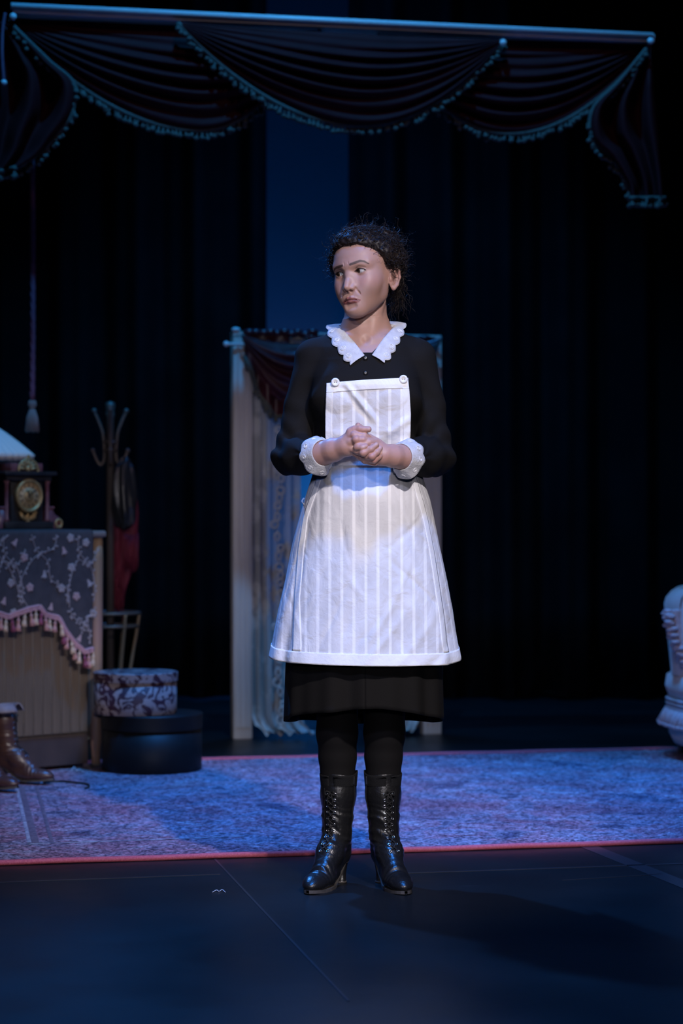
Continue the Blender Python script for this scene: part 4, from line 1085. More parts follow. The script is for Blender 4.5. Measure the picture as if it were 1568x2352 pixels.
# torso column used by skin and dress alike
TZ = [1.00, 1.06, 1.10, 1.16, 1.22, 1.29, 1.345, 1.39, 1.425, 1.452, 1.475, 1.50]
TRX = [0.150, 0.132, 0.126, 0.127, 0.134, 0.148, 0.150, 0.146, 0.130, 0.100, 0.074, 0.056]
TRY = [0.112, 0.102, 0.100, 0.104, 0.110, 0.115, 0.110, 0.100, 0.086, 0.072, 0.062, 0.055]
TCY = [0.020, 0.020, 0.018, 0.014, 0.010, 0.006, 0.008, 0.012, 0.016, 0.020, 0.022, 0.024]
def torso(X, Y, Z, grow=0.0):
    z = np.clip(Z, TZ[0], TZ[-1]); rx = np.interp(z, TZ, TRX)+grow; ry = np.interp(z, TZ, TRY)+grow; cy = np.interp(z, TZ, TCY)
    x, y = (X-BX)/rx, (Y-cy)/ry; q = np.sqrt(x*x+y*y); return (q-1)*np.minimum(rx, ry)

def build_head():
    f = SDF((-0.115, -0.135, -0.255), (0.115, 0.135, 0.125), 0.00135, 0.03)
    # skull and face masses
    f.ell((0, 0.014, 0.030), (0.0735, 0.090, 0.082), 0.0)
    f.ell((0, -0.030, 0.028), (0.0630, 0.060, 0.058), 0.030)
    f.ell((0, -0.030, -0.040), (0.0530, 0.056, 0.070), 0.030)
    for s in (-1, 1):
        f.ell((s*0.040, -0.046, -0.026), (0.0225, 0.027, 0.023), 0.028)        # cheekbone
        f.ell((s*0.032, -0.056, -0.054), (0.0195, 0.025, 0.026), 0.030)         # cheek
        f.cap((s*0.0370, -0.006, -0.060), (s*0.013, -0.068, -0.100), 0.0140, 0.0140, 0.026)   # jaw
        f.cap((s*0.051, 0.004, -0.012), (s*0.0370, -0.006, -0.060), 0.013, 0.0140, 0.026)
    f.ell((0, -0.078, -0.099), (0.0195, 0.0165, 0.0155), 0.018)                 # chin
    f.ell((0, -0.070, -0.074), (0.031, 0.026, 0.027), 0.024)                    # muzzle
    for s in (-1, 1):
        f.cap((s*0.010, -0.0815, 0.017), (s*0.046, -0.0640, 0.019), 0.0105, 0.0095, 0.016)   # brow ridge
        f.ell((s*0.0325, -0.1000, -0.0015), (0.0185, 0.0205, 0.0135), 0.012, 's')            # socket
    # nose
    f.chain([(0, -0.0790, 0.014), (0, -0.0880, -0.006), (0, -0.0975, -0.027), (0, -0.1050, -0.0385)], [0.0075, 0.0060, 0.0070, 0.0082], 0.010)
    for s in (-1, 1):
        f.ell((s*0.0105, -0.0935, -0.0425), (0.0068, 0.0095, 0.0068), 0.006)
        f.cap((s*0.009, -0.081, -0.012), (s*0.012, -0.086, -0.034), 0.006, 0.006, 0.014)
    f.cap((0, -0.102, -0.043), (0, -0.094, -0.0505), 0.0048, 0.004, 0.005)
    for s in (-1, 1): f.ell((s*0.0062, -0.0985, -0.0495), (0.0034, 0.0052, 0.0034), 0.002, 's')
    # eyelids, then the almond opening down to the eyeball
    for s in (-1, 1):
        ec = np.array([s*0.0315, -0.0690, -0.001]); f.ell(ec, (0.0150, 0.0143, 0.0138), 0.0045)
        # upper lid fold
        f.chain([(s*0.0175, -0.0815, 0.0065), (s*0.0310, -0.0855, 0.0105), (s*0.0455, -0.0765, 0.0065)], [0.0006, 0.0010, 0.0006], 0.0035, 's')
        hw, hu, hd = 0.0142, 0.0058, 0.0046; Ru = (hw*hw+hu*hu)/(2*hu); Rd = (hw*hw+hd*hd)/(2*hd); tilt = 0.02*s
        def fn(X, Y, Z, s=s, ec=ec):
            x = X-ec[0]; z = Z-ec[2]-0.0005+tilt*x*s*0
            return np.maximum(np.maximum(np.sqrt(x*x+(z+Ru-hu)**2)-Ru, np.sqrt(x*x+(z-Rd+hd)**2)-Rd), Y-(ec[1]-0.002))+0*X
        f.op(fn, ec-np.array([0.018, 0.03, 0.01]), ec+np.array([0.018, 0.001, 0.01]), 0.0008, 's')
    # mouth: corners pulled down
    up = [(-0.0255, -0.0775, -0.0752), (-0.0145, -0.0915, -0.0705), (-0.004, -0.0975, -0.0672), (0, -0.0972, -0.0680), (0.004, -0.0975, -0.0672), (0.0145, -0.0915, -0.0705), (0.0255, -0.0775, -0.0752)]
    f.chain(up, [0.0010, 0.0038, 0.0048, 0.0047, 0.0048, 0.0038, 0.0010], 0.004)
    lo = [(-0.0230, -0.0790, -0.0790), (-0.0125, -0.0920, -0.0775), (0, -0.0960, -0.0768), (0.0125, -0.0920, -0.0775), (0.0230, -0.0790, -0.0790)]
    f.chain(lo, [0.0025, 0.0050, 0.0058, 0.0050, 0.0025], 0.004)
    mid = [(-0.0262, -0.0835, -0.0770), (-0.0145, -0.0975, -0.0735), (0, -0.1035, -0.0724), (0.0145, -0.0975, -0.0735), (0.0262, -0.0835, -0.0770)]
    f.chain(mid, [0.0005, 0.0015, 0.0018, 0.0015, 0.0005], 0.0018, 's')
    f.cap((0, -0.104, -0.0585), (0, -0.1045, -0.0625), 0.0045, 0.0045, 0.005, 's')           # philtrum
    f.cap((-0.010, -0.1005, -0.0885), (0.010, -0.1005, -0.0885), 0.0065, 0.0065, 0.009, 's')   # below the lip
    for s in (-1, 1):
        f.chain([(s*0.0180, -0.0925, -0.0440), (s*0.0250, -0.0895, -0.0560), (s*0.0300, -0.0840, -0.0660)], [0.0002, 0.0004, 0.0002], 0.006, 's')   # nasolabial
        f.chain([(s*0.0245, -0.0865, -0.0800), (s*0.0262, -0.0830, -0.0880)], [0.0004, 0.0003], 0.006, 's')
        f.chain([(s*0.0055, -0.0935, 0.0130), (s*0.0065, -0.0945, 0.0270)], [0.0003, 0.0002], 0.003, 's')     # frown lines
    
    # ears
    for s in (-1, 1):
        R_ = np.array(Matrix.Rotation(-s*0.42, 3, 'Z') @ Matrix.Rotation(-0.15, 3, 'X'))
        c = np.array([s*0.0735, 0.014, -0.026]); loc = lambda p: c+R_ @ np.array(p)
        f.ell(c, (0.0055, 0.0155, 0.029), 0.004, rot=R_)
        rim = [loc((s*0.003, -0.012, 0.006)), loc((s*0.006, -0.011, 0.022)), loc((s*0.007, 0.000, 0.030)), loc((s*0.007, 0.013, 0.022)), loc((s*0.006, 0.016, 0.004)), loc((s*0.004, 0.010, -0.016)), loc((s*0.002, 0.000, -0.026))]
        f.chain(rim, [0.0028, 0.0032, 0.0034, 0.0034, 0.0032, 0.0036, 0.0062], 0.003)
        f.ell(loc((s*0.008, 0.0, 0.0)), (0.006, 0.0075, 0.012), 0.004, 's', rot=R_)
        f.ell(loc((s*0.003, -0.011, -0.003)), (0.004, 0.004, 0.006), 0.003)
    # neck, collar bones and chest (given in world space)
    nk = [toL(p) for p in ((BX, 0.026, 1.60), (BX, 0.028, 1.54), (BX+0.001, 0.026, 1.490), (BX, 0.024, 1.44))]
    f.chain(nk, [0.050, 0.0505, 0.0515, 0.058], 0.022)
    f.cap(toL((BX+0.052, 0.010, 1.585)), toL((BX+0.008, -0.042, 1.447)), 0.011, 0.008, 0.014)      # sternomastoid
    f.cap(toL((BX-0.042, 0.020, 1.575)), toL((BX-0.008, -0.042, 1.447)), 0.010, 0.008, 0.016)
    sl, X, Y, Z = f.region((-0.115, -0.135, -0.255), (0.115, 0.135, -0.06))
    wx = X*HR[0, 0]+Y*HR[0, 1]+Z*HR[0, 2]+HC[0]; wy = X*HR[1, 0]+Y*HR[1, 1]+Z*HR[1, 2]+HC[1]; wz = X*HR[2, 0]+Y*HR[2, 1]+Z*HR[2, 2]+HC[2]
    d = torso(wx, wy, wz, -0.004); d = np.maximum(d, wz-1.492); a = f.F[sl]; k = 0.03
    h = np.maximum(k-np.abs(a-d), 0)/k; f.F[sl] = np.minimum(a, d)-h*h*k*0.25
    for s in (-1, 1):
        f.cap(toL((BX+s*0.012, -0.048, 1.438)), toL((BX+s*0.070, -0.035, 1.452)), 0.0065, 0.006, 0.016)
    f.F[sl] = np.maximum(f.F[sl], torso(wx, wy, wz, -0.0015)-np.maximum(wz-1.440, 0)*1.2-0.02*np.exp(-((wx-BX)/0.045)**2))
    f.ell(toL((BX, -0.066, 1.447)), (0.009, 0.009, 0.009), 0.012, 's')
    return f
hf = build_head(); HV, HQ = hf.mesh()

def mixc(c, col, w): return c*(1-w[:, None])+np.array(col)*w[:, None]
def sst(a, b, x): t = np.clip((x-a)/(b-a), 0, 1); return t*t*(3-2*t)
def polyd(x, z, pts, rs):
    best = np.full(len(x), 9.0)
    for (a, b, r1, r2) in zip(pts[:-1], pts[1:], rs[:-1], rs[1:]):
        ax, az = a; bx, bz = b; L2 = (bx-ax)**2+(bz-az)**2; t = np.clip(((x-ax)*(bx-ax)+(z-az)*(bz-az))/L2, 0, 1)
        best = np.minimum(best, np.hypot(x-ax-t*(bx-ax), z-az-t*(bz-az))/(r1+(r2-r1)*t))
    return best
SKIN = np.array([0.425, 0.248, 0.203])
x, y, z = HV[:, 0], HV[:, 1], HV[:, 2]
col = np.tile(SKIN, (len(HV), 1)); fr_ = sst(-0.02, -0.05, y)
for s in (-1, 1):
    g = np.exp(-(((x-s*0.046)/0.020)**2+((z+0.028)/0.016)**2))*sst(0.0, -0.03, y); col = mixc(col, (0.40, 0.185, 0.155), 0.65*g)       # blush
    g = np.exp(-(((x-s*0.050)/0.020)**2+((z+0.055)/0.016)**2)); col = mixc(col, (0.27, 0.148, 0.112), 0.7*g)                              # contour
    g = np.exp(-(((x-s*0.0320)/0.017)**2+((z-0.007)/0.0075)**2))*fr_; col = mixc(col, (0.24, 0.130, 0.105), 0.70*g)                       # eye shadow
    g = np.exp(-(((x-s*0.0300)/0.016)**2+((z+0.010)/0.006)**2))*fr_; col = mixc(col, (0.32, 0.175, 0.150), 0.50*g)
    if s > 0: bp_ = [(0.0130, 0.0190), (0.024, 0.0215), (0.037, 0.0248), (0.046, 0.0225), (0.055, 0.0150)]
    else: bp_ = [(-0.0120, 0.0195), (-0.024, 0.0190), (-0.036, 0.0185), (-0.046, 0.0160), (-0.055, 0.0100)]
    dd = polyd(x, z, bp_, [0.0036, 0.0038, 0.0034, 0.0027, 0.0013]); col = mixc(col, (0.050, 0.032, 0.028), 0.9*sst(1.25, 0.6, dd)*fr_)
    # lash lines
    ex, ez = x-s*0.0315, z+0.0005; hw, hu, hd = 0.0142, 0.0058, 0.0046
    lu = hu*(1-(ex/hw)**2); ld = -hd*(1-(ex/hw)**2); ins = sst(0.0165, 0.0140, np.abs(ex))*fr_
    col = mixc(col, (0.020, 0.013, 0.012), 0.95*ins*np.exp(-((ez-lu-0.0006)/0.0014)**2)); col = mixc(col, (0.10, 0.055, 0.05), 0.6*ins*np.exp(-((ez-ld+0.0004)/0.0012)**2))
    g = np.exp(-(((x-s*0.0062)/0.0035)**2+((z+0.0490)/0.003)**2+((y+0.098)/0.006)**2)); col = mixc(col, (0.13, 0.06, 0.05), 0.8*g)      # nostril
ear = sst(0.066, 0.072, np.abs(x))*np.exp(-((z+0.026)/0.03)**2); col = mixc(col, (0.42, 0.21, 0.17), 0.6*ear)
for s in (-1, 1): col = mixc(col, (0.16, 0.07, 0.055), 0.75*np.exp(-(((x-s*0.0755)/0.006)**2+((y-0.013)/0.0065)**2+((z+0.025)/0.011)**2)))  # shade in the ear hollow painted into the skin colour
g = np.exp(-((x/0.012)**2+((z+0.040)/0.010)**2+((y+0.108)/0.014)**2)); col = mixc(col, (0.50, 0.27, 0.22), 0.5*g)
ul = polyd(x, z, [(-0.0270, -0.0762), (-0.0145, -0.0717), (-0.004, -0.0685), (0, -0.0692), (0.004, -0.0685), (0.0145, -0.0717), (0.0270, -0.0762)], [0.0016, 0.0034, 0.0044, 0.0040, 0.0044, 0.0034, 0.0016])
ll = polyd(x, z, [(-0.0235, -0.0798), (-0.0125, -0.0778), (0, -0.0773), (0.0125, -0.0778), (0.0235, -0.0798)], [0.0018, 0.0046, 0.0056, 0.0046, 0.0018])
lip = sst(1.15, 0.85, np.minimum(ul, ll))*sst(-0.07, -0.08, y); col = mixc(col, (0.25, 0.078, 0.072), 0.9*lip)
cr = polyd(x, z, [(-0.0258, -0.0770), (-0.0145, -0.0738), (0, -0.0726), (0.0145, -0.0738), (0.0258, -0.0770)], [0.0011]*5); col = mixc(col, (0.10, 0.03, 0.03), 0.8*sst(1.3, 0.5, cr)*sst(-0.07, -0.08, y))
for (mx_, mz_) in ((0.0185, -0.090), ): col = mixc(col, (0.15, 0.08, 0.06), 0.8*np.exp(-(((x-mx_)/0.0011)**2+((z-mz_)/0.0011)**2))*fr_)
scalp = sst(0.058, 0.066, z+0.25*np.abs(x)-0.6*np.maximum(y+0.05, 0)*0)*0; 
HVW = toW(HV)

# ------------------------------------------------------------------ hands and forearms
def H(zx, zy, d=0.0):
    Y = -0.200-d/1000.0; return np.array(P(690+zx*0.17857, 940+zy*0.17857, Y))
ELB_R, ELB_L = np.array([-0.134, 0.020, 1.137]), np.array([0.252, 0.020, 1.137])
def build_hands():
    f = SDF((-0.10, -0.268, 1.085), (0.215, -0.02, 1.235), 0.00125); k = 0.005
    # her right arm (picture left)
    f.chain([ELB_R, H(270, 570, -55), H(430, 520, -25), H(585, 475, 0)], [0.040, 0.0315, 0.0290, 0.0240], 0.01)
    f.ell(H(640, 425, 2), (0.019, 0.020, 0.028), 0.016)
    f.chain([H(590, 470, 0), H(690, 420, 2), H(760, 470, 0)], [0.0235, 0.0235, 0.020], 0.014)
    # her left arm (picture right)
    f.chain([ELB_L, H(1310, 612, -50), H(1180, 600, -20), H(1075, 585, -2)], [0.040, 0.0310, 0.0285, 0.0238], 0.01)
    f.chain([H(1060, 580, -4), H(950, 500, -4), H(860, 410, -6)], [0.0235, 0.0240, 0.0200], 0.014)
    f.chain([H(1040, 620, 0), H(900, 620, 0), H(790, 570, 2)], [0.0190, 0.0170, 0.0140], 0.012)
    j = 0.0028
    def finger(pts, rs, kk=j):
        g = SDF(f.lo, [a[-1] for a in f.ax], f.vox) if False else None
        f.chain(pts, rs, kk)
    # right thumb lies along the top
    finger([H(612, 400, 10), H(652, 292, 14), H(690, 262, 18)], [0.0130, 0.0118, 0.0104], 0.006)
    finger([H(690, 262, 18), H(765, 258, 24), H(800, 262, 26), H(872, 258, 27)], [0.0100, 0.0102, 0.0092, 0.0082])
    # left thumb tip peeks out behind it
    finger([H(830, 340, 0), H(770, 240, 6), H(738, 205, 8)], [0.0095, 0.0082, 0.0068])
    # right index, then right middle with its bent knuckle
    finger([H(648, 345, 16), H(690, 330, 28), H(820, 345, 27), H(915, 395, 14)], [0.0105, 0.0098, 0.0090, 0.0080])
    finger([H(640, 420, 18), H(716, 392, 34), H(800, 392, 34), H(930, 425, 18)], [0.0108, 0.0102, 0.0092, 0.0082])
    # left index crosses over and folds back on itself
    finger([H(975, 425, 10), H(880, 428, 30), H(735, 470, 37)], [0.0100, 0.0094, 0.0092])
    finger([H(722, 490, 36), H(790, 494, 43), H(838, 478, 44)], [0.0088, 0.0080, 0.0068])
    # right ring / little fingers and left fingers below, tips on the far side
    finger([H(655, 500, 16), H(718, 530, 26)], [0.0110, 0.0095])
    finger([H(735, 545, 24), H(805, 562, 40), H(900, 515, 42), H(975, 455, 36)], [0.0092, 0.0094, 0.0086, 0.0070])
    finger([H(790, 605, 20), H(915, 607, 38), H(980, 555, 36), H(1022, 500, 28)], [0.0090, 0.0092, 0.0084, 0.0070])
    finger([H(810, 640, 12), H(945, 655, 28), H(1005, 610, 26), H(1042, 565, 18)], [0.0084, 0.0086, 0.0078, 0.0066])
    finger([H(700, 560, 8), H(830, 655, 14), H(950, 690, 10)], [0.0095, 0.0095, 0.0090])
    # knuckle swellings
    for p, r in ((H(716, 388, 37), 0.0098), (H(806, 562, 43), 0.0092), (H(918, 606, 41), 0.0090), (H(655, 345, 20), 0.0108), (H(640, 420, 22), 0.0108), (H(648, 495, 18), 0.0105)):
        f.ell(p, (r, r, r), 0.004)
    return f
gf = build_hands(); GV, GQ = gf.mesh()
gcol = np.tile(SKIN*np.array([1.14, 1.10, 1.14]), (len(GV), 1))
def spotc(c, p, r, colr, w): return mixc(c, colr, w*np.exp(-((GV-p)**2).sum(1)/r**2))
for p in (H(716, 388, 46), H(806, 562, 52), H(918, 606, 50), H(655, 345, 30), H(765, 255, 34), H(735, 470, 46), H(945, 655, 36), H(1100, 600, 22)): gcol = spotc(gcol, p, 0.010, (0.48, 0.235, 0.200), 0.7)
for p in (H(885, 248, 36), H(975, 448, 43), H(1024, 494, 35), H(1042, 560, 25), H(815, 484, 51)): gcol = spotc(gcol, p, 0.0042, (0.58, 0.38, 0.36), 0.9)
gcol = mixc(gcol, (0.44, 0.26, 0.20), 0.25*(0.5+0.5*np.sin(GV[:, 0]*90+GV[:, 2]*70)))

# ------------------------------------------------------------------ hidden body (torso, hips, legs), joined with head and hands
def build_rest():
    f = SDF((-0.20, -0.14, 0.16), (0.32, 0.20, 1.475), 0.006)
    f.op(lambda X, Y, Z: torso(X, Y, Z, -0.010)+np.maximum(Z-1.46, 0)+np.maximum(1.0-Z, 0), (-0.12, -0.12, 1.0), (0.25, 0.15, 1.46), 0.02)
    f.ell((BX, 0.025, 0.93), (0.155, 0.105, 0.13), 0.05)
    SH_R, SH_L = (-0.072, 0.022, 1.400), (0.198, 0.022, 1.400)
    f.cap((BX, 0.024, 1.42), SH_R, 0.04, 0.040, 0.03); f.cap((BX, 0.024, 1.42), SH_L, 0.04, 0.040, 0.03)
    f.cap(SH_R, ELB_R, 0.042, 0.036, 0.01); f.cap(SH_L, ELB_L, 0.042, 0.036, 0.01)
    for px0, px1, s in ((774, 775, -1), (883, 881, 1)):
        xk = (px0-784)/866.0; xa = (px1-784)/866.0; xh = BX+s*0.075
        f.chain([(xh, 0.03, 0.90), (xk, 0.018, 0.50), (xk, 0.032, 0.40), (xa, 0.039, 0.335), (xa, 0.039, 0.29), (xa, 0.035, 0.18)], [0.085, 0.0565, 0.0540, 0.0490, 0.0440, 0.031], 0.012)
    return f
rf = build_rest(); RV, RQ = rf.mesh()
V = np.concatenate([HVW, GV, RV]); nH, nG = len(HV), len(GV)
F_ = np.concatenate([HQ, GQ+nH, RQ+nH+nG])
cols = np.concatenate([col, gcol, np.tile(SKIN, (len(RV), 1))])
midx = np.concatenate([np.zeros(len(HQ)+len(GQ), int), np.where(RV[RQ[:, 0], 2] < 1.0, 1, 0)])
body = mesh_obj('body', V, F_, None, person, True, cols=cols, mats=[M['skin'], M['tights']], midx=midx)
body['label'] = 'fair skin with worried face and clasped hands, legs in black tights'

# ------------------------------------------------------------------ eyes
def eyeball(s):
    n, m = 40, 40; Vv = []; cc = []; F = []
    gz = np.array([-0.46 if s > 0 else -0.40, -1.0, 0.03]); gz /= np.linalg.norm(gz); R = 0.0122; c = np.array([s*0.0315, -0.0692, -0.001])
    a1 = np.cross(gz, [0, 0, 1.0]); a1 /= np.linalg.norm(a1); a2 = np.cross(a1, gz)
    for i in range(m+1):
        th = PI*(i/m)**1.6
        for k in range(n):
            ph = 2*PI*k/n; d_ = gz*math.cos(th)+(a1*math.cos(ph)+a2*math.sin(ph))*math.sin(th); Vv.append(c+d_*R*(1.0+0.03*math.exp(-(th/0.45)**4)))
            r = th*R
            cc.append((0.004, 0.004, 0.004) if r < 0.0026 else ((0.055, 0.032, 0.018) if r < 0.0052 else ((0.02, 0.013, 0.010) if r < 0.0060 else (0.42, 0.39, 0.38))))
    for i in range(m):
        for k in range(n): F.append((i*n+k, i*n+(k+1) % n, (i+1)*n+(k+1) % n, (i+1)*n+k))
    return mesh_obj('eye', toW(Vv), F, M['eye'], person, True, cols=np.array(cc))
eyeball(-1); eyeball(1)
for s in (-1, 1):                                  # lashes
    mb = MB()
    for k in range(26):
        t = lerp(-0.95, 0.95, k/25); ex = t*0.0142; ez = 0.0058*(1-t*t)+0.0002; a = np.array([s*0.0315+ex, -0.0690-math.sqrt(max(0.0142**2-ex*ex-ez*ez, 1e-8)), ez])
        tip = a+np.array([ex*0.35, -0.0050, 0.0028]); mb.tube([toW(a), toW((a+tip)/2+np.array([0, -0.001, -0.0006])), toW(tip)], [0.00035, 0.0003, 0.0001], 4)
    mb.build('eyelashes', M['hair'], person)
# ------------------------------------------------------------------ hair
def build_hair():
    f = SDF((-0.125, -0.125, -0.115), (0.125, 0.155, 0.150), 0.0022, 0.02)
    f.ell((0, 0.024, 0.032), (0.0860, 0.0930, 0.0770), 0.0)
    for s in (-1, 1): f.ell((s*0.066, -0.004, 0.040), (0.030, 0.040, 0.042), 0.02)
    f.ell((0, -0.025, 0.070), (0.066, 0.060, 0.048), 0.02)
    f.ell((0.0, 0.095, -0.015), (0.050, 0.040, 0.050), 0.03)                    # low knot at the nape
    r = np.random.default_rng(3)
    for _ in range(150):                                                        # lumpy curls
        d = r.normal(size=3); d /= np.linalg.norm(d)
        c = np.array([0, 0.024, 0.034])+d*np.array([0.085, 0.092, 0.075]); q = r.uniform(0.009, 0.016)
        if c[2] > -0.05: f.ell(c, (q, q, q), 0.008)
    for k in range(13):                                                         # rolled front
        t = -1+2*k/12; f.ell((0.058*t, -0.070+0.045*t*t, 0.082-0.028*t*t+0.004*math.sin(k*2.2)), (0.014, 0.013, 0.013), 0.006)
    def carve(X, Y, Z):
        h = np.interp(Z, [-0.12, -0.06, -0.035, -0.01, 0.02, 0.045, 0.062, 0.072, 0.084], [0.050, 0.044, 0.022, 0.004, -0.022, -0.044, -0.062, -0.080, -0.135])
        return (Y-h+0.010*np.sin(X*160)*0.35+0*X)*0.75
    sl, X, Y, Z = f.region((-1, -1, -1), (1, 1, 1)); d = -carve(X, Y, Z); a = f.F; k = 0.010
    hh = np.maximum(k-np.abs(a-d), 0)/k; f.F = (np.maximum(a, d)+hh*hh*k*0.25).astype(np.float32)
    for s in (-1, 1): f.ell((s*0.092, 0.014, -0.042), (0.028, 0.027, 0.033), 0.006, 's')      # ears stay free
    X, Y, Z = np.meshgrid(*f.ax, indexing='ij', sparse=True)
    f.F -= (0.0022*np.sin(X*260+60*Z)*np.sin(Y*210+40*X)*np.sin(Z*240)).astype(np.float32)
    return f
haf = build_hair(); AV, AQ = haf.mesh()
hair = mesh_obj('hair', toW(AV), AQ, M['hair'], person); hair['label'] = 'dark brown curly hair pinned up with loose strands'
def strands(N, rad, seed, n=26, amp=(0.003, 0.008), length=(0.03, 0.07), lift=0.004, sel=None, down=False):
    r = np.random.default_rng(seed); mb = MB(); idx = np.where(sel)[0] if sel is not None else np.arange(len(AV))
    pick = r.choice(idx, N)
    for i in pick:
        p = AV[i].copy(); g = haf.grad(p[None])[0]
        flow = np.array([r.normal()*0.5, 0.6, 0.55+r.normal()*0.4]) if not down else np.array([r.normal()*0.3, 0.25, -1.0])
        t = flow-g*(flow@g); t /= max(np.linalg.norm(t), 1e-6); b = np.cross(g, t)
        L_ = r.uniform(*length); A = r.uniform(*amp); turns = r.uniform(1.2, 3.2); ph = r.uniform(0, 6.28); pts = []
        u = np.linspace(0, 1, n)[:, None]; a = ph+turns*2*PI*u
        pts = p+t*L_*u+(b*np.cos(a)+g*np.sin(a))*A*(0.4+0.6*u)+g*(lift*u)
        if down: pts = pts+np.array([0, 0, -0.01])*u*u
        else:
            
            for _ in range(3): dd = np.clip(haf.sample(pts)[:, None], -0.006, 0.006); pts = np.where(dd < -0.001, pts-haf.grad(pts)*dd, pts)
            if lift < 0.006:
                for _ in range(2): dd = np.clip(haf.sample(pts)[:, None], -0.01, 0.012); pts = np.where(dd > 0.005, pts-haf.grad(pts)*(dd-0.005), pts)
        for _ in range(4): pts[1:-1] = 0.25*pts[:-2]+0.5*pts[1:-1]+0.25*pts[2:]
        mb.tube(toW(pts), [rad*(1-0.6*(k/(n-1))) for k in range(n)], 3, False)
    return mb
ok = (AV[:, 2] > -0.05)
front = ok & (AV[:, 1] < 0.09)
strands(1000, 0.0011, 11, n=34, amp=(0.004, 0.009), length=(0.03, 0.065), lift=0.002, sel=front).build('curls', M['hair'], hair)
strands(420, 0.00025, 12, n=34, amp=(0.004, 0.010), length=(0.03, 0.07), lift=0.008, sel=front).build('fine_strands', M['hair'], hair)
nape = (AV[:, 2] < -0.005) & (AV[:, 1] > 0.045) & (AV[:, 0] > 0.005)
strands(90, 0.0009, 13, n=34, amp=(0.003, 0.008), length=(0.06, 0.11), sel=nape, down=True).build('nape_curls', M['hair'], hair)
tmp = (AV[:, 2] < 0.06) & (AV[:, 2] > 0.0) & (AV[:, 1] < 0.01) & (AV[:, 0] < -0.05)
if tmp.sum() > 10: strands(80, 0.0008, 14, n=34, amp=(0.006, 0.012), length=(0.03, 0.06), sel=tmp, down=True).build('temple_curls', M['hair'], hair)
tmp = (AV[:, 2] < 0.05) & (AV[:, 2] > -0.02) & (AV[:, 1] < 0.03) & (AV[:, 0] > 0.05)
if tmp.sum() > 10: strands(26, 0.0005, 15, amp=(0.002, 0.006), length=(0.03, 0.06), sel=tmp, down=True).build('temple_curls', M['hair'], hair)
mb = MB()                                              # pin curl above the forehead
for q in range(5):
    pts = [toW(np.array([0.040, -0.070, 0.092])+np.array([0.70, -0.45, 0])*0.0+np.array([math.cos(a)*0.86, -0.5*0+math.cos(a)*0.2-0.002*q, math.sin(a)])*(0.0088-0.0011*q*0.9-a*0.0001)) for a in np.linspace(0, 5.9, 26)]
    mb.tube(pts, 0.0016, 6)
mb.build('pin_curl', M['hair'], hair)

# ------------------------------------------------------------------ dress bodice with sleeves
SH_R, SH_L = np.array([-0.074, 0.022, 1.398]), np.array([0.202, 0.022, 1.398])
CU_R, CU_L = H(245, 580, -62), H(1330, 615, -57)
CU_R = CU_R+(ELB_R-CU_R)/np.linalg.norm(ELB_R-CU_R)*0.030; CU_L = CU_L+(ELB_L-CU_L)/np.linalg.norm(ELB_L-CU_L)*0.030
def build_dress():
    f = SDF((-0.22, -0.21, 1.045), (0.34, 0.17, 1.505), 0.003, 0.04)
    f.op(lambda X, Y, Z: np.maximum(torso(X, Y, Z, 0.004), Z-1.486), (-0.12, -0.13, 1.04), (0.25, 0.16, 1.49), 0.0)
    for s in (-1, 1): f.ell((BX+s*0.066, -0.068, 1.290), (0.062, 0.052, 0.060), 0.06)
    f.cap((BX-0.055, 0.024, 1.436), SH_R+[0.008, 0, 0.008], 0.036, 0.042, 0.03); f.cap((BX+0.055, 0.024, 1.436), SH_L+[-0.008, 0, 0.008], 0.036, 0.042, 0.03)
    for SH, EL, CU in ((SH_R, ELB_R, CU_R), (SH_L, ELB_L, CU_L)):
        m = (SH+EL)/2; m2 = EL+(CU-EL)*0.45
        f.cap(SH, m, 0.050, 0.0468, 0.022); f.cap(m, EL, 0.0468, 0.0465, 0.006); f.chain([EL, m2, CU], [0.0475, 0.0500, 0.0400], 0.018)
    X, Y, Z = np.meshgrid(*f.ax, indexing='ij', sparse=True)
    # soft folds: gathers towards cuffs and elbows, drag lines from the bust
    for EL, CU, s in ((ELB_R, CU_R, -1), (ELB_L, CU_L, 1)):
        ax = (CU-EL)/np.linalg.norm(CU-EL); t = (X-EL[0])*ax[0]+(Y-EL[1])*ax[1]+(Z-EL[2])*ax[2]
        w = np.exp(-(((X-EL[0])**2+(Y-EL[1])**2+(Z-EL[2]-0.015)**2)/0.075**2))
        f.F -= (0.0058*w*np.sin(85*(Z-EL[2])+70*(X-EL[0])*s*-1+40*(Y)+2.0*np.sin(40*X))).astype(np.float32)
        w2 = np.exp(-(((X-CU[0])**2+(Y-CU[1])**2+(Z-CU[2])**2)/0.055**2)); ang = np.arctan2(Z-CU[2]+0*X, (X-CU[0])*0.6-(Y-CU[1])*0.8*-s)
        f.F -= (0.0026*w2*np.sin(11*ang+30*t)).astype(np.float32)
        w3 = np.exp(-(((X-(EL[0]-s*0.02))/0.06)**2+((Z-1.28)/0.09)**2)); f.F -= (0.0042*w3*np.sin(55*(Z*0.8+X*s*0.9)+30*Y)).astype(np.float32)
    f.F -= (0.0012*np.sin(X*47+Z*23)*np.sin(Z*61-X*19+Y*30)).astype(np.float32)
    # V neckline and neck opening
    zt = 1.4075
    def wedge(X, Y, Z): return np.maximum(np.maximum((np.abs(X-BX-0.003)-(Z-zt)*0.92-0.013)*0.78, Y-0.02), zt-Z)+0*X
    f.op(wedge, (-0.03, -0.2, zt), (0.17, 0.03, 1.51), 0.002, 's')
    f.cap((BX, 0.024, 1.44), (BX, 0.018, 1.53), 0.050, 0.0635, 0.003, 's')
    return f
df = build_dress(); DV, DQ = df.mesh()
bod = mesh_obj('dress_bodice', DV, DQ, M['dress'], person); bod['label'] = 'black crepe dress bodice with long full sleeves'
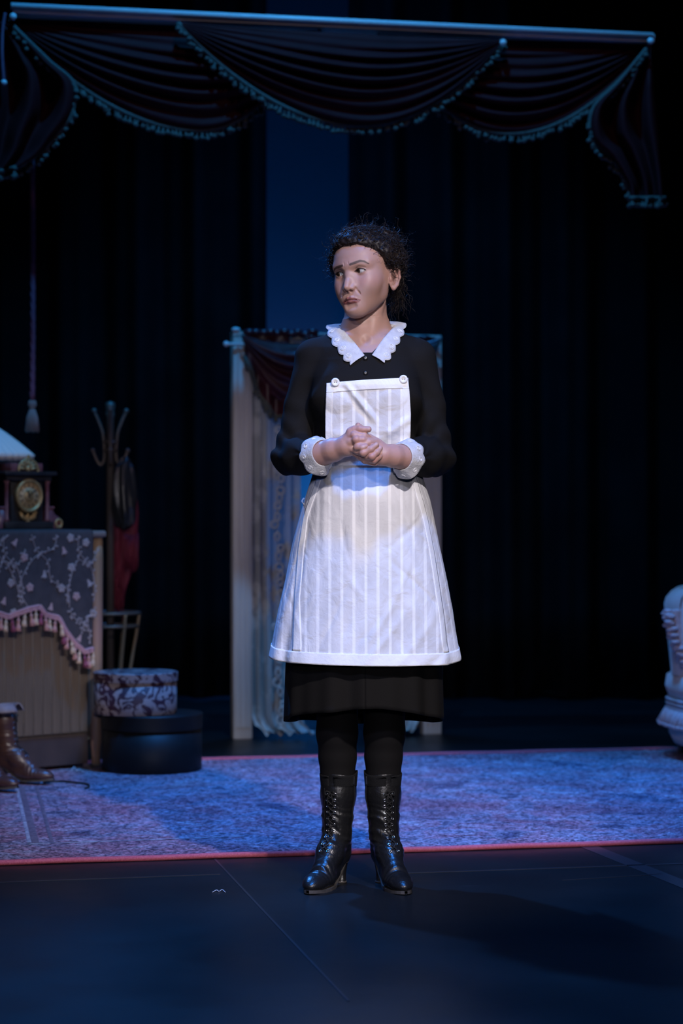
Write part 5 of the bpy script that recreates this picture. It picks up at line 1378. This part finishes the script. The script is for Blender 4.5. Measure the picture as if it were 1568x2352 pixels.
def dress_front(x, z, off):
    y = df.front(x, z, off); return y
for py in (822, 857):
    p = P(839, py, -0.11); y = df.front(p.x, p.z); y = -0.11 if y is None else y
    b = MB().lathe([(0, 0.0045), (0.003, 0.005), (0.0058, 0.004), (0.0066, 0.002), (0.006, 0)], (p.x, y+0.0005, p.z), 18, 'y').build('bodice_button', M['black_button'], bod)

# ------------------------------------------------------------------ dress skirt
def ring_pt(th, z, rx, ry, folds):
    return (BX+0.0+rx*math.sin(th)*(1+folds), 0.02-ry*math.cos(th)*(1+folds), z)
rows = []; nth = 200; r = random.Random(8)
cxs = 0.061
for j in range(61):
    v = j/60; row = []
    for i in range(nth+1):
        th = 2*PI*i/nth
        hemz = interp(math.cos(th), [-1, -0.2, 0.3, 0.8, 1], [0.415, 0.432, 0.440, 0.470, 0.477]); hemz += 0.004*math.sin(5*th+1)
        z = lerp(1.115, hemz, v); rx = interp(z, [0.42, 0.58, 0.75, 0.90, 1.0, 1.10, 1.13], [0.2115, 0.2065, 0.198, 0.180, 0.157, 0.132, 0.130]); ry = interp(z, [0.42, 0.58, 0.75, 0.9, 1.0, 1.1, 1.13], [0.172, 0.162, 0.152, 0.140, 0.125, 0.100, 0.098])
        fo = v**1.2*(0.022*math.sin(11*th+0.7)+0.016*math.sin(17*th+2.1)+0.012*math.sin(7*th-1))
        fo = fo*(0.4+0.6*abs(math.cos(th))) 
        row.append((cxs+rx*math.sin(th)*(1+fo), 0.02-ry*math.cos(th)*(1+fo*1.6), z))
    rows.append(row)
sk = MB().grid(rows).build('dress_skirt', M['dress'], person, solid=0.003); sk['label'] = 'black mid-calf dress skirt with soft pleats'

# ------------------------------------------------------------------ apron skirt
PYS = [1046, 1080, 1100, 1150, 1200, 1250, 1330, 1400, 1460, 1510]
XL = [722, 721, 715, 698, 685, 672, 655, 640, 628, 618]
XR = [962, 964, 971, 988, 998, 1007, 1024, 1038, 1047, 1056]
CR = np.random.default_rng(21); NC = 60
cr_u = CR.uniform(-0.85, 0.85, NC); cr_v = CR.uniform(0.08, 0.97, NC); cr_a = CR.choice([-1, 1], NC)*CR.uniform(0.5, 1.5, NC); cr_l = CR.uniform(0.05, 0.16, NC); cr_w = CR.uniform(0.006, 0.014, NC); cr_h = CR.uniform(-0.0045, 0.0045, NC)
def crease(u, v):
    du = (u-cr_u)*0.42; dv = (v-cr_v)*0.56; c_, s_ = np.cos(cr_a), np.sin(cr_a); al = du*c_+dv*s_; ac_ = -du*s_+dv*c_
    return float((cr_h*np.exp(-(ac_/cr_w)**2-(al/cr_l)**2)).sum())
def ap(u, v, off=0.0):
    hem = interp(abs(u), [0, 0.2, 0.55, 0.8, 1.0], [1530, 1529, 1524, 1512, 1498])+(4 if u > 0 else -4)*0+6*(u if abs(u) < 0.6 else 0.6*math.copysign(1, u))
    py = lerp(1046, hem, v); th = u*math.radians(104); q = min(py, 1512)
    l, r_ = interp(q, PYS, XL), interp(q, PYS, XR); k = 6.02/FPX
    hw = (r_-l)/2*k; xc = ((l+r_)/2-784)*k; ry = interp(py, [1046, 1090, 1150, 1250, 1400, 1530], [0.116, 0.124, 0.150, 0.172, 0.192, 0.212])
    fo = v*(0.016*math.sin(9*th+0.5)+0.013*math.sin(15*th-1.0+0.8*v))-0.055*v**1.3*math.exp(-((u+0.56)/0.045)**2)+0.03*v*math.exp(-((u+0.47)/0.04)**2)-0.02*v*math.exp(-((u-0.6)/0.05)**2)
    fo += 0.012*math.sin(3.1*v+14*u*(1-v)+1)*math.sin(PI*v)
    X = xc+(hw+off)*math.sin(th)*(1+fo*0.35); Y = 0.02-(ry+off)*math.cos(th)*(1+fo)-crease(u, v)
    Z = CAMZ-(py-1176)*(Y-CAMY)/FPX
    return np.array((X, Y, Z))
SEAM_L = ([1055, 1105, 1196, 1280, 1392, 1530], [748, 737, 706, 696, 686, 690]); SEAM_R = ([1055, 1105, 1196, 1280, 1361, 1433, 1530], [936, 946, 970, 987, 999, 1009, 1020])
def seam_u(side, v):
    lo_, hi_ = (-0.95, -0.1) if side < 0 else (0.1, 0.95)
    for _ in range(24):
        m = (lo_+hi_)/2; p = ap(m, v); px = 784+p[0]*FPX/(p[1]-CAMY); py = 1176-(p[2]-CAMZ)*FPX/(p[1]-CAMY)
        tgt = interp(py, *(SEAM_L if side < 0 else SEAM_R))
        if px < tgt: lo_ = m
        else: hi_ = m
    return (lo_+hi_)/2
NV = 110; NU = 170; rows = []; uv = []
SU = [(seam_u(-1, j/NV), seam_u(1, j/NV)) for j in range(NV+1)]
for j in range(NV+1):
    v = j/NV; row = []; ul_, ur_ = SU[j]
    for i in range(NU+1):
        u = -1+2*i/NU; p = ap(u, v); row.append(p)
        if ul_ <= u <= ur_: uu = (p[0]-BX)*1.0+0.2
        else: uu = 1.0+abs(u-(ul_ if u < 0 else ur_))*0.36
        uv.append((uu, v))
    rows.append(row)
apr = MB().grid(rows).build('apron_skirt', M['stripe'], person, solid=0.0014, uv=uv); apr['label'] = 'white striped cotton apron skirt with hem and seam bands'
def ap_strip(name, fn, nu, nv, m='white_band', off=0.0016):
    rows = [[ap(*fn(i/nu, j/nv), off) for i in range(nu+1)] for j in range(nv+1)]
    return MB().grid(rows).build(name, M[m], apr, solid=0.0012)
ap_strip('hem_band', lambda a, b: (lerp(-1, 1, a), lerp(0.943, 1.001, b)), 170, 8)
for s in (-1, 1):
    def fn(a, b, s=s):
        j = b*NV; k = min(int(j), NV-1); q = 0 if s < 0 else 1; su = lerp(SU[k][q], SU[k+1][q], j-k); w = 0.085-0.01*b
        return (su+s*a*w, b*0.943)
    ap_strip('seam_band', fn, 6, 80)
    ap_strip('side_hem', lambda a, b, s=s: (s*(1.0-0.03*a), b*0.943), 3, 60)
ap_strip('waistband', lambda a, b: (lerp(-0.97, 0.97, a), lerp(0.0, 0.052, b)), 120, 6, off=0.0022)
# tie ends
mb = MB().tube(crom([ap(-0.86, 0.215, 0.003), ap(-0.80, 0.228, 0.006), ap(-0.72, 0.24, 0.003)], 12), 0.0022, 6); mb.build('apron_tie', M['white_band'], apr)

# ------------------------------------------------------------------ apron bib
dmap = df.front_map(0.004)
BY = [872, 900, 950, 1000, 1040, 1072]; BL = [750, 749, 747, 747, 750, 754]; BR = [937, 940, 943, 942, 938, 934]
def bib(u, v, off=0.0):
    top = lerp(880, 868, (u+1)/2)+3*math.cos(u*2.5)*0+(-2*(1-u*u)); py = lerp(top, 1074, v)
    l, r_ = interp(py, BY, BL), interp(py, BY, BR); px = lerp(l, r_, (u+1)/2); Y = -0.13
    for _ in range(3):
        p = P(px, py, Y); y = dmap(p.x, p.z)
        line = interp(p.z, [1.09, 1.12, 1.145, 1.20, 1.32, 1.40], [-0.086, -0.092, -0.103, -0.124, -0.136, -0.118])+0.018*abs(u)**2.4
        Y = min((y if y is not None else 0)-0.001, line)
    # drag crease from the left button to the waist
    def seg(ax, ay, bx, by):
        L2 = (bx-ax)**2+(by-ay)**2; t = max(0, min(1, ((px-ax)*(bx-ax)+(py-ay)*(by-ay))/L2)); return math.hypot(px-ax-t*(bx-ax), py-ay-t*(by-ay)), t
    d1, t1 = seg(792, 880, 868, 975); d2, t2 = seg(895, 995, 935, 965); d3, t3 = seg(770, 1000, 870, 1010)
    Y += -0.0080*math.exp(-(d1/7)**2)*math.sin(PI*min(1, t1*0.92+0.08))+0.005*math.exp(-((d1-10)/8)**2)*math.sin(PI*t1)
    Y += -0.006*math.exp(-(d2/9)**2)-0.005*math.exp(-(d3/10)**2)+0.0016*math.sin(u*9+v*5)*math.sin(v*11)
    p = P(px, py, Y-off); return np.array(p)
rows = []; uv = []
for j in range(81):
    row = []
    for i in range(101):
        p = bib(-1+i/50, j/80); row.append(p); uv.append((p[0]-BX+0.2, p[2]))
    rows.append(row)
bb_ = MB().grid(rows).build('apron_bib', M['stripe'], person, solid=0.0014, uv=uv); bb_['label'] = 'white striped apron bib buttoned at both top corners'
def bib_strip(fn, nu, nv, name='bib_band'):
    return MB().grid([[bib(*fn(i/nu, j/nv), 0.0016) for i in range(nu+1)] for j in range(nv+1)]).build(name, M['white_band'], bb_, solid=0.0012)
bib_strip(lambda a, b: (lerp(-1, 1, a), lerp(0, 0.115, b)), 100, 10)
bib_strip(lambda a, b: (lerp(-1, -0.84, a), lerp(0.1, 1, b)), 8, 60); bib_strip(lambda a, b: (lerp(0.84, 1, a), lerp(0.1, 1, b)), 8, 60)
for px, py in ((770, 878), (926, 871)):
    p = bib((px-843)/93.0, 0.03); c = P(px, py, p[1]-0.004)
    bt = MB().lathe([(0, 0.0025), (0.005, 0.0025), (0.0065, 0.0045), (0.0100, 0.0042), (0.0112, 0.002), (0.0110, -0.001), (0, -0.001)], c, 28, 'y').build('apron_button', M['white_button'], bb_)
    mb = MB()
    for s in (-1, 1): mb.lathe([(0, 0.0028), (0.0012, 0.0028)], (c.x+s*0.0022, c.y, c.z), 8, 'y')
    mb.build('button_hole', M['black_button'], bt)

# ------------------------------------------------------------------ lace collar
def collar(side):
    sx = side
    if side < 0:
        inn = [(812, 742, 0.085), (792, 748, 0.060), (786, 752, 0.020), (790, 760, -0.020), (805, 778, -0.055), (822, 796, -0.080), (837, 813, -0.098)]
        out = [(790, 750, 0.110), (768, 747, 0.080), (753, 749, 0.030), (757, 768, -0.030), (772, 790, -0.075), (789, 810, -0.105), (809, 828, -0.115)]
    else:
        inn = [(866, 738, 0.085), (888, 743, 0.060), (897, 748, 0.020), (893, 759, -0.020), (881, 776, -0.055), (867, 795, -0.080), (854, 812, -0.098)]
        out = [(890, 746, 0.110), (914, 742, 0.080), (929, 744, 0.030), (925, 762, -0.030), (914, 782, -0.075), (900, 803, -0.105), (880, 821, -0.115)]
    I = crom([P(*p) for p in inn], 97); O = crom([P(*p) for p in out], 97); rows = []
    lobes = 7.5
    for j in range(97):
        t = j/96; row = []; sc = 0.97+0.19*abs(math.sin(PI*lobes*t))
        for i in range(13):
            s = i/12; p = I[j]+(O[j]-I[j])*s*sc; lift = 0.0050+0.002*math.sin(s*PI)
            w = min(1, max(0, (t-0.30)/0.16)); q = df.project(p[None], lift)[0]
            arch = np.array([0, 0, 0.004*math.sin(PI*min(1, s*0.9+0.1))*(1-w)])
            row.append(p*(1-w)+q*w+arch)
        rows.append(row)
    c = MB().grid(rows).build('collar', M['white_lace'], person, solid=0.0016); c['label'] = 'white eyelet lace collar with scalloped edge'
    for k in range(3, 8):
        mb = MB()
        j = int(96*(k+0.5)/lobes)
        if j > 95: continue
        p = np.array(rows[j][8]); n = df.grad(p[None])[0]; a = np.cross(n, [0, 0, 1.0]); a /= np.linalg.norm(a); b = np.cross(n, a)
        for R in (0.0068, 0.0040): mb.tube([p+n*0.0012+(a*math.cos(q)+b*math.sin(q))*R for q in np.linspace(0, 2*PI, 20)], 0.0007, 5)
        mb.build('embroidered_ring', M['white_band'], c)
    mb = MB().tube([np.array(rw[-1]) for rw in rows], 0.0009, 5); mb.build('scalloped_edge', M['white_band'], c)
    return c
collar(-1); collar(1)

# ------------------------------------------------------------------ lace cuffs
def cuff(Cw, El, side):
    ax = El-Cw; ax = ax/np.linalg.norm(ax); up = np.array([0, 0, 1.0]); e1 = up-ax*(up@ax); e1 /= np.linalg.norm(e1); e2 = np.cross(ax, e1); rows = []; n = 140
    for j in range(15):
        t = j/14; row = []
        for i in range(n+1):
            a = 2*PI*i/n; dn = max(0.0, -math.cos(a)); dn2 = dn**3
            L_ = 0.040*t*(1+0.17*t*abs(math.sin(4.5*a)))*(1-0.45*dn2); rr = 0.0335+0.0125*t**0.8+0.012*dn2*t+0.0015*t*math.sin(7*a+1)
            row.append(Cw+ax*L_+(e1*math.cos(a)+e2*math.sin(a))*rr)
        rows.append(row)
    c = MB().grid(rows).build('cuff', M['white_lace'], person, solid=0.0016); c['label'] = 'white scalloped lace cuff turned back over the sleeve'
    mb = MB().tube(rows[-1], 0.0010, 5); mb.build('scalloped_edge', M['white_band'], c)
    for k in range(9):
        mb = MB(); i = int(n*(k+0.5)/9); p = rows[9][i]; q1 = rows[11][i]-rows[7][i]; q2 = rows[9][(i+2) % n]-rows[9][i-2]; q1 = q1/np.linalg.norm(q1); q2 = q2/np.linalg.norm(q2); nn = np.cross(q1, q2)
        if nn@(p-Cw-ax*0.02) < 0: nn = -nn
        for R in (0.0058, 0.003): mb.tube([p+nn*0.0014+(q1*math.cos(b)+q2*math.sin(b))*R for b in np.linspace(0, 2*PI, 18)], 0.0007, 5)
        mb.build('embroidered_ring', M['white_band'], c)
cuff(H(300, 560, -42), CU_R, -1); cuff(H(1285, 612, -40), CU_L, 1)

# ------------------------------------------------------------------ boots on her feet
make_boot('boot', person, 1, foot_matrix(775, math.radians(-24), 0.030), 'leather', 'suede', (0.098, 0.243))
make_boot('boot', person, -1, foot_matrix(881, math.radians(17), 0.030), 'leather', 'suede', (0.098, 0.243))
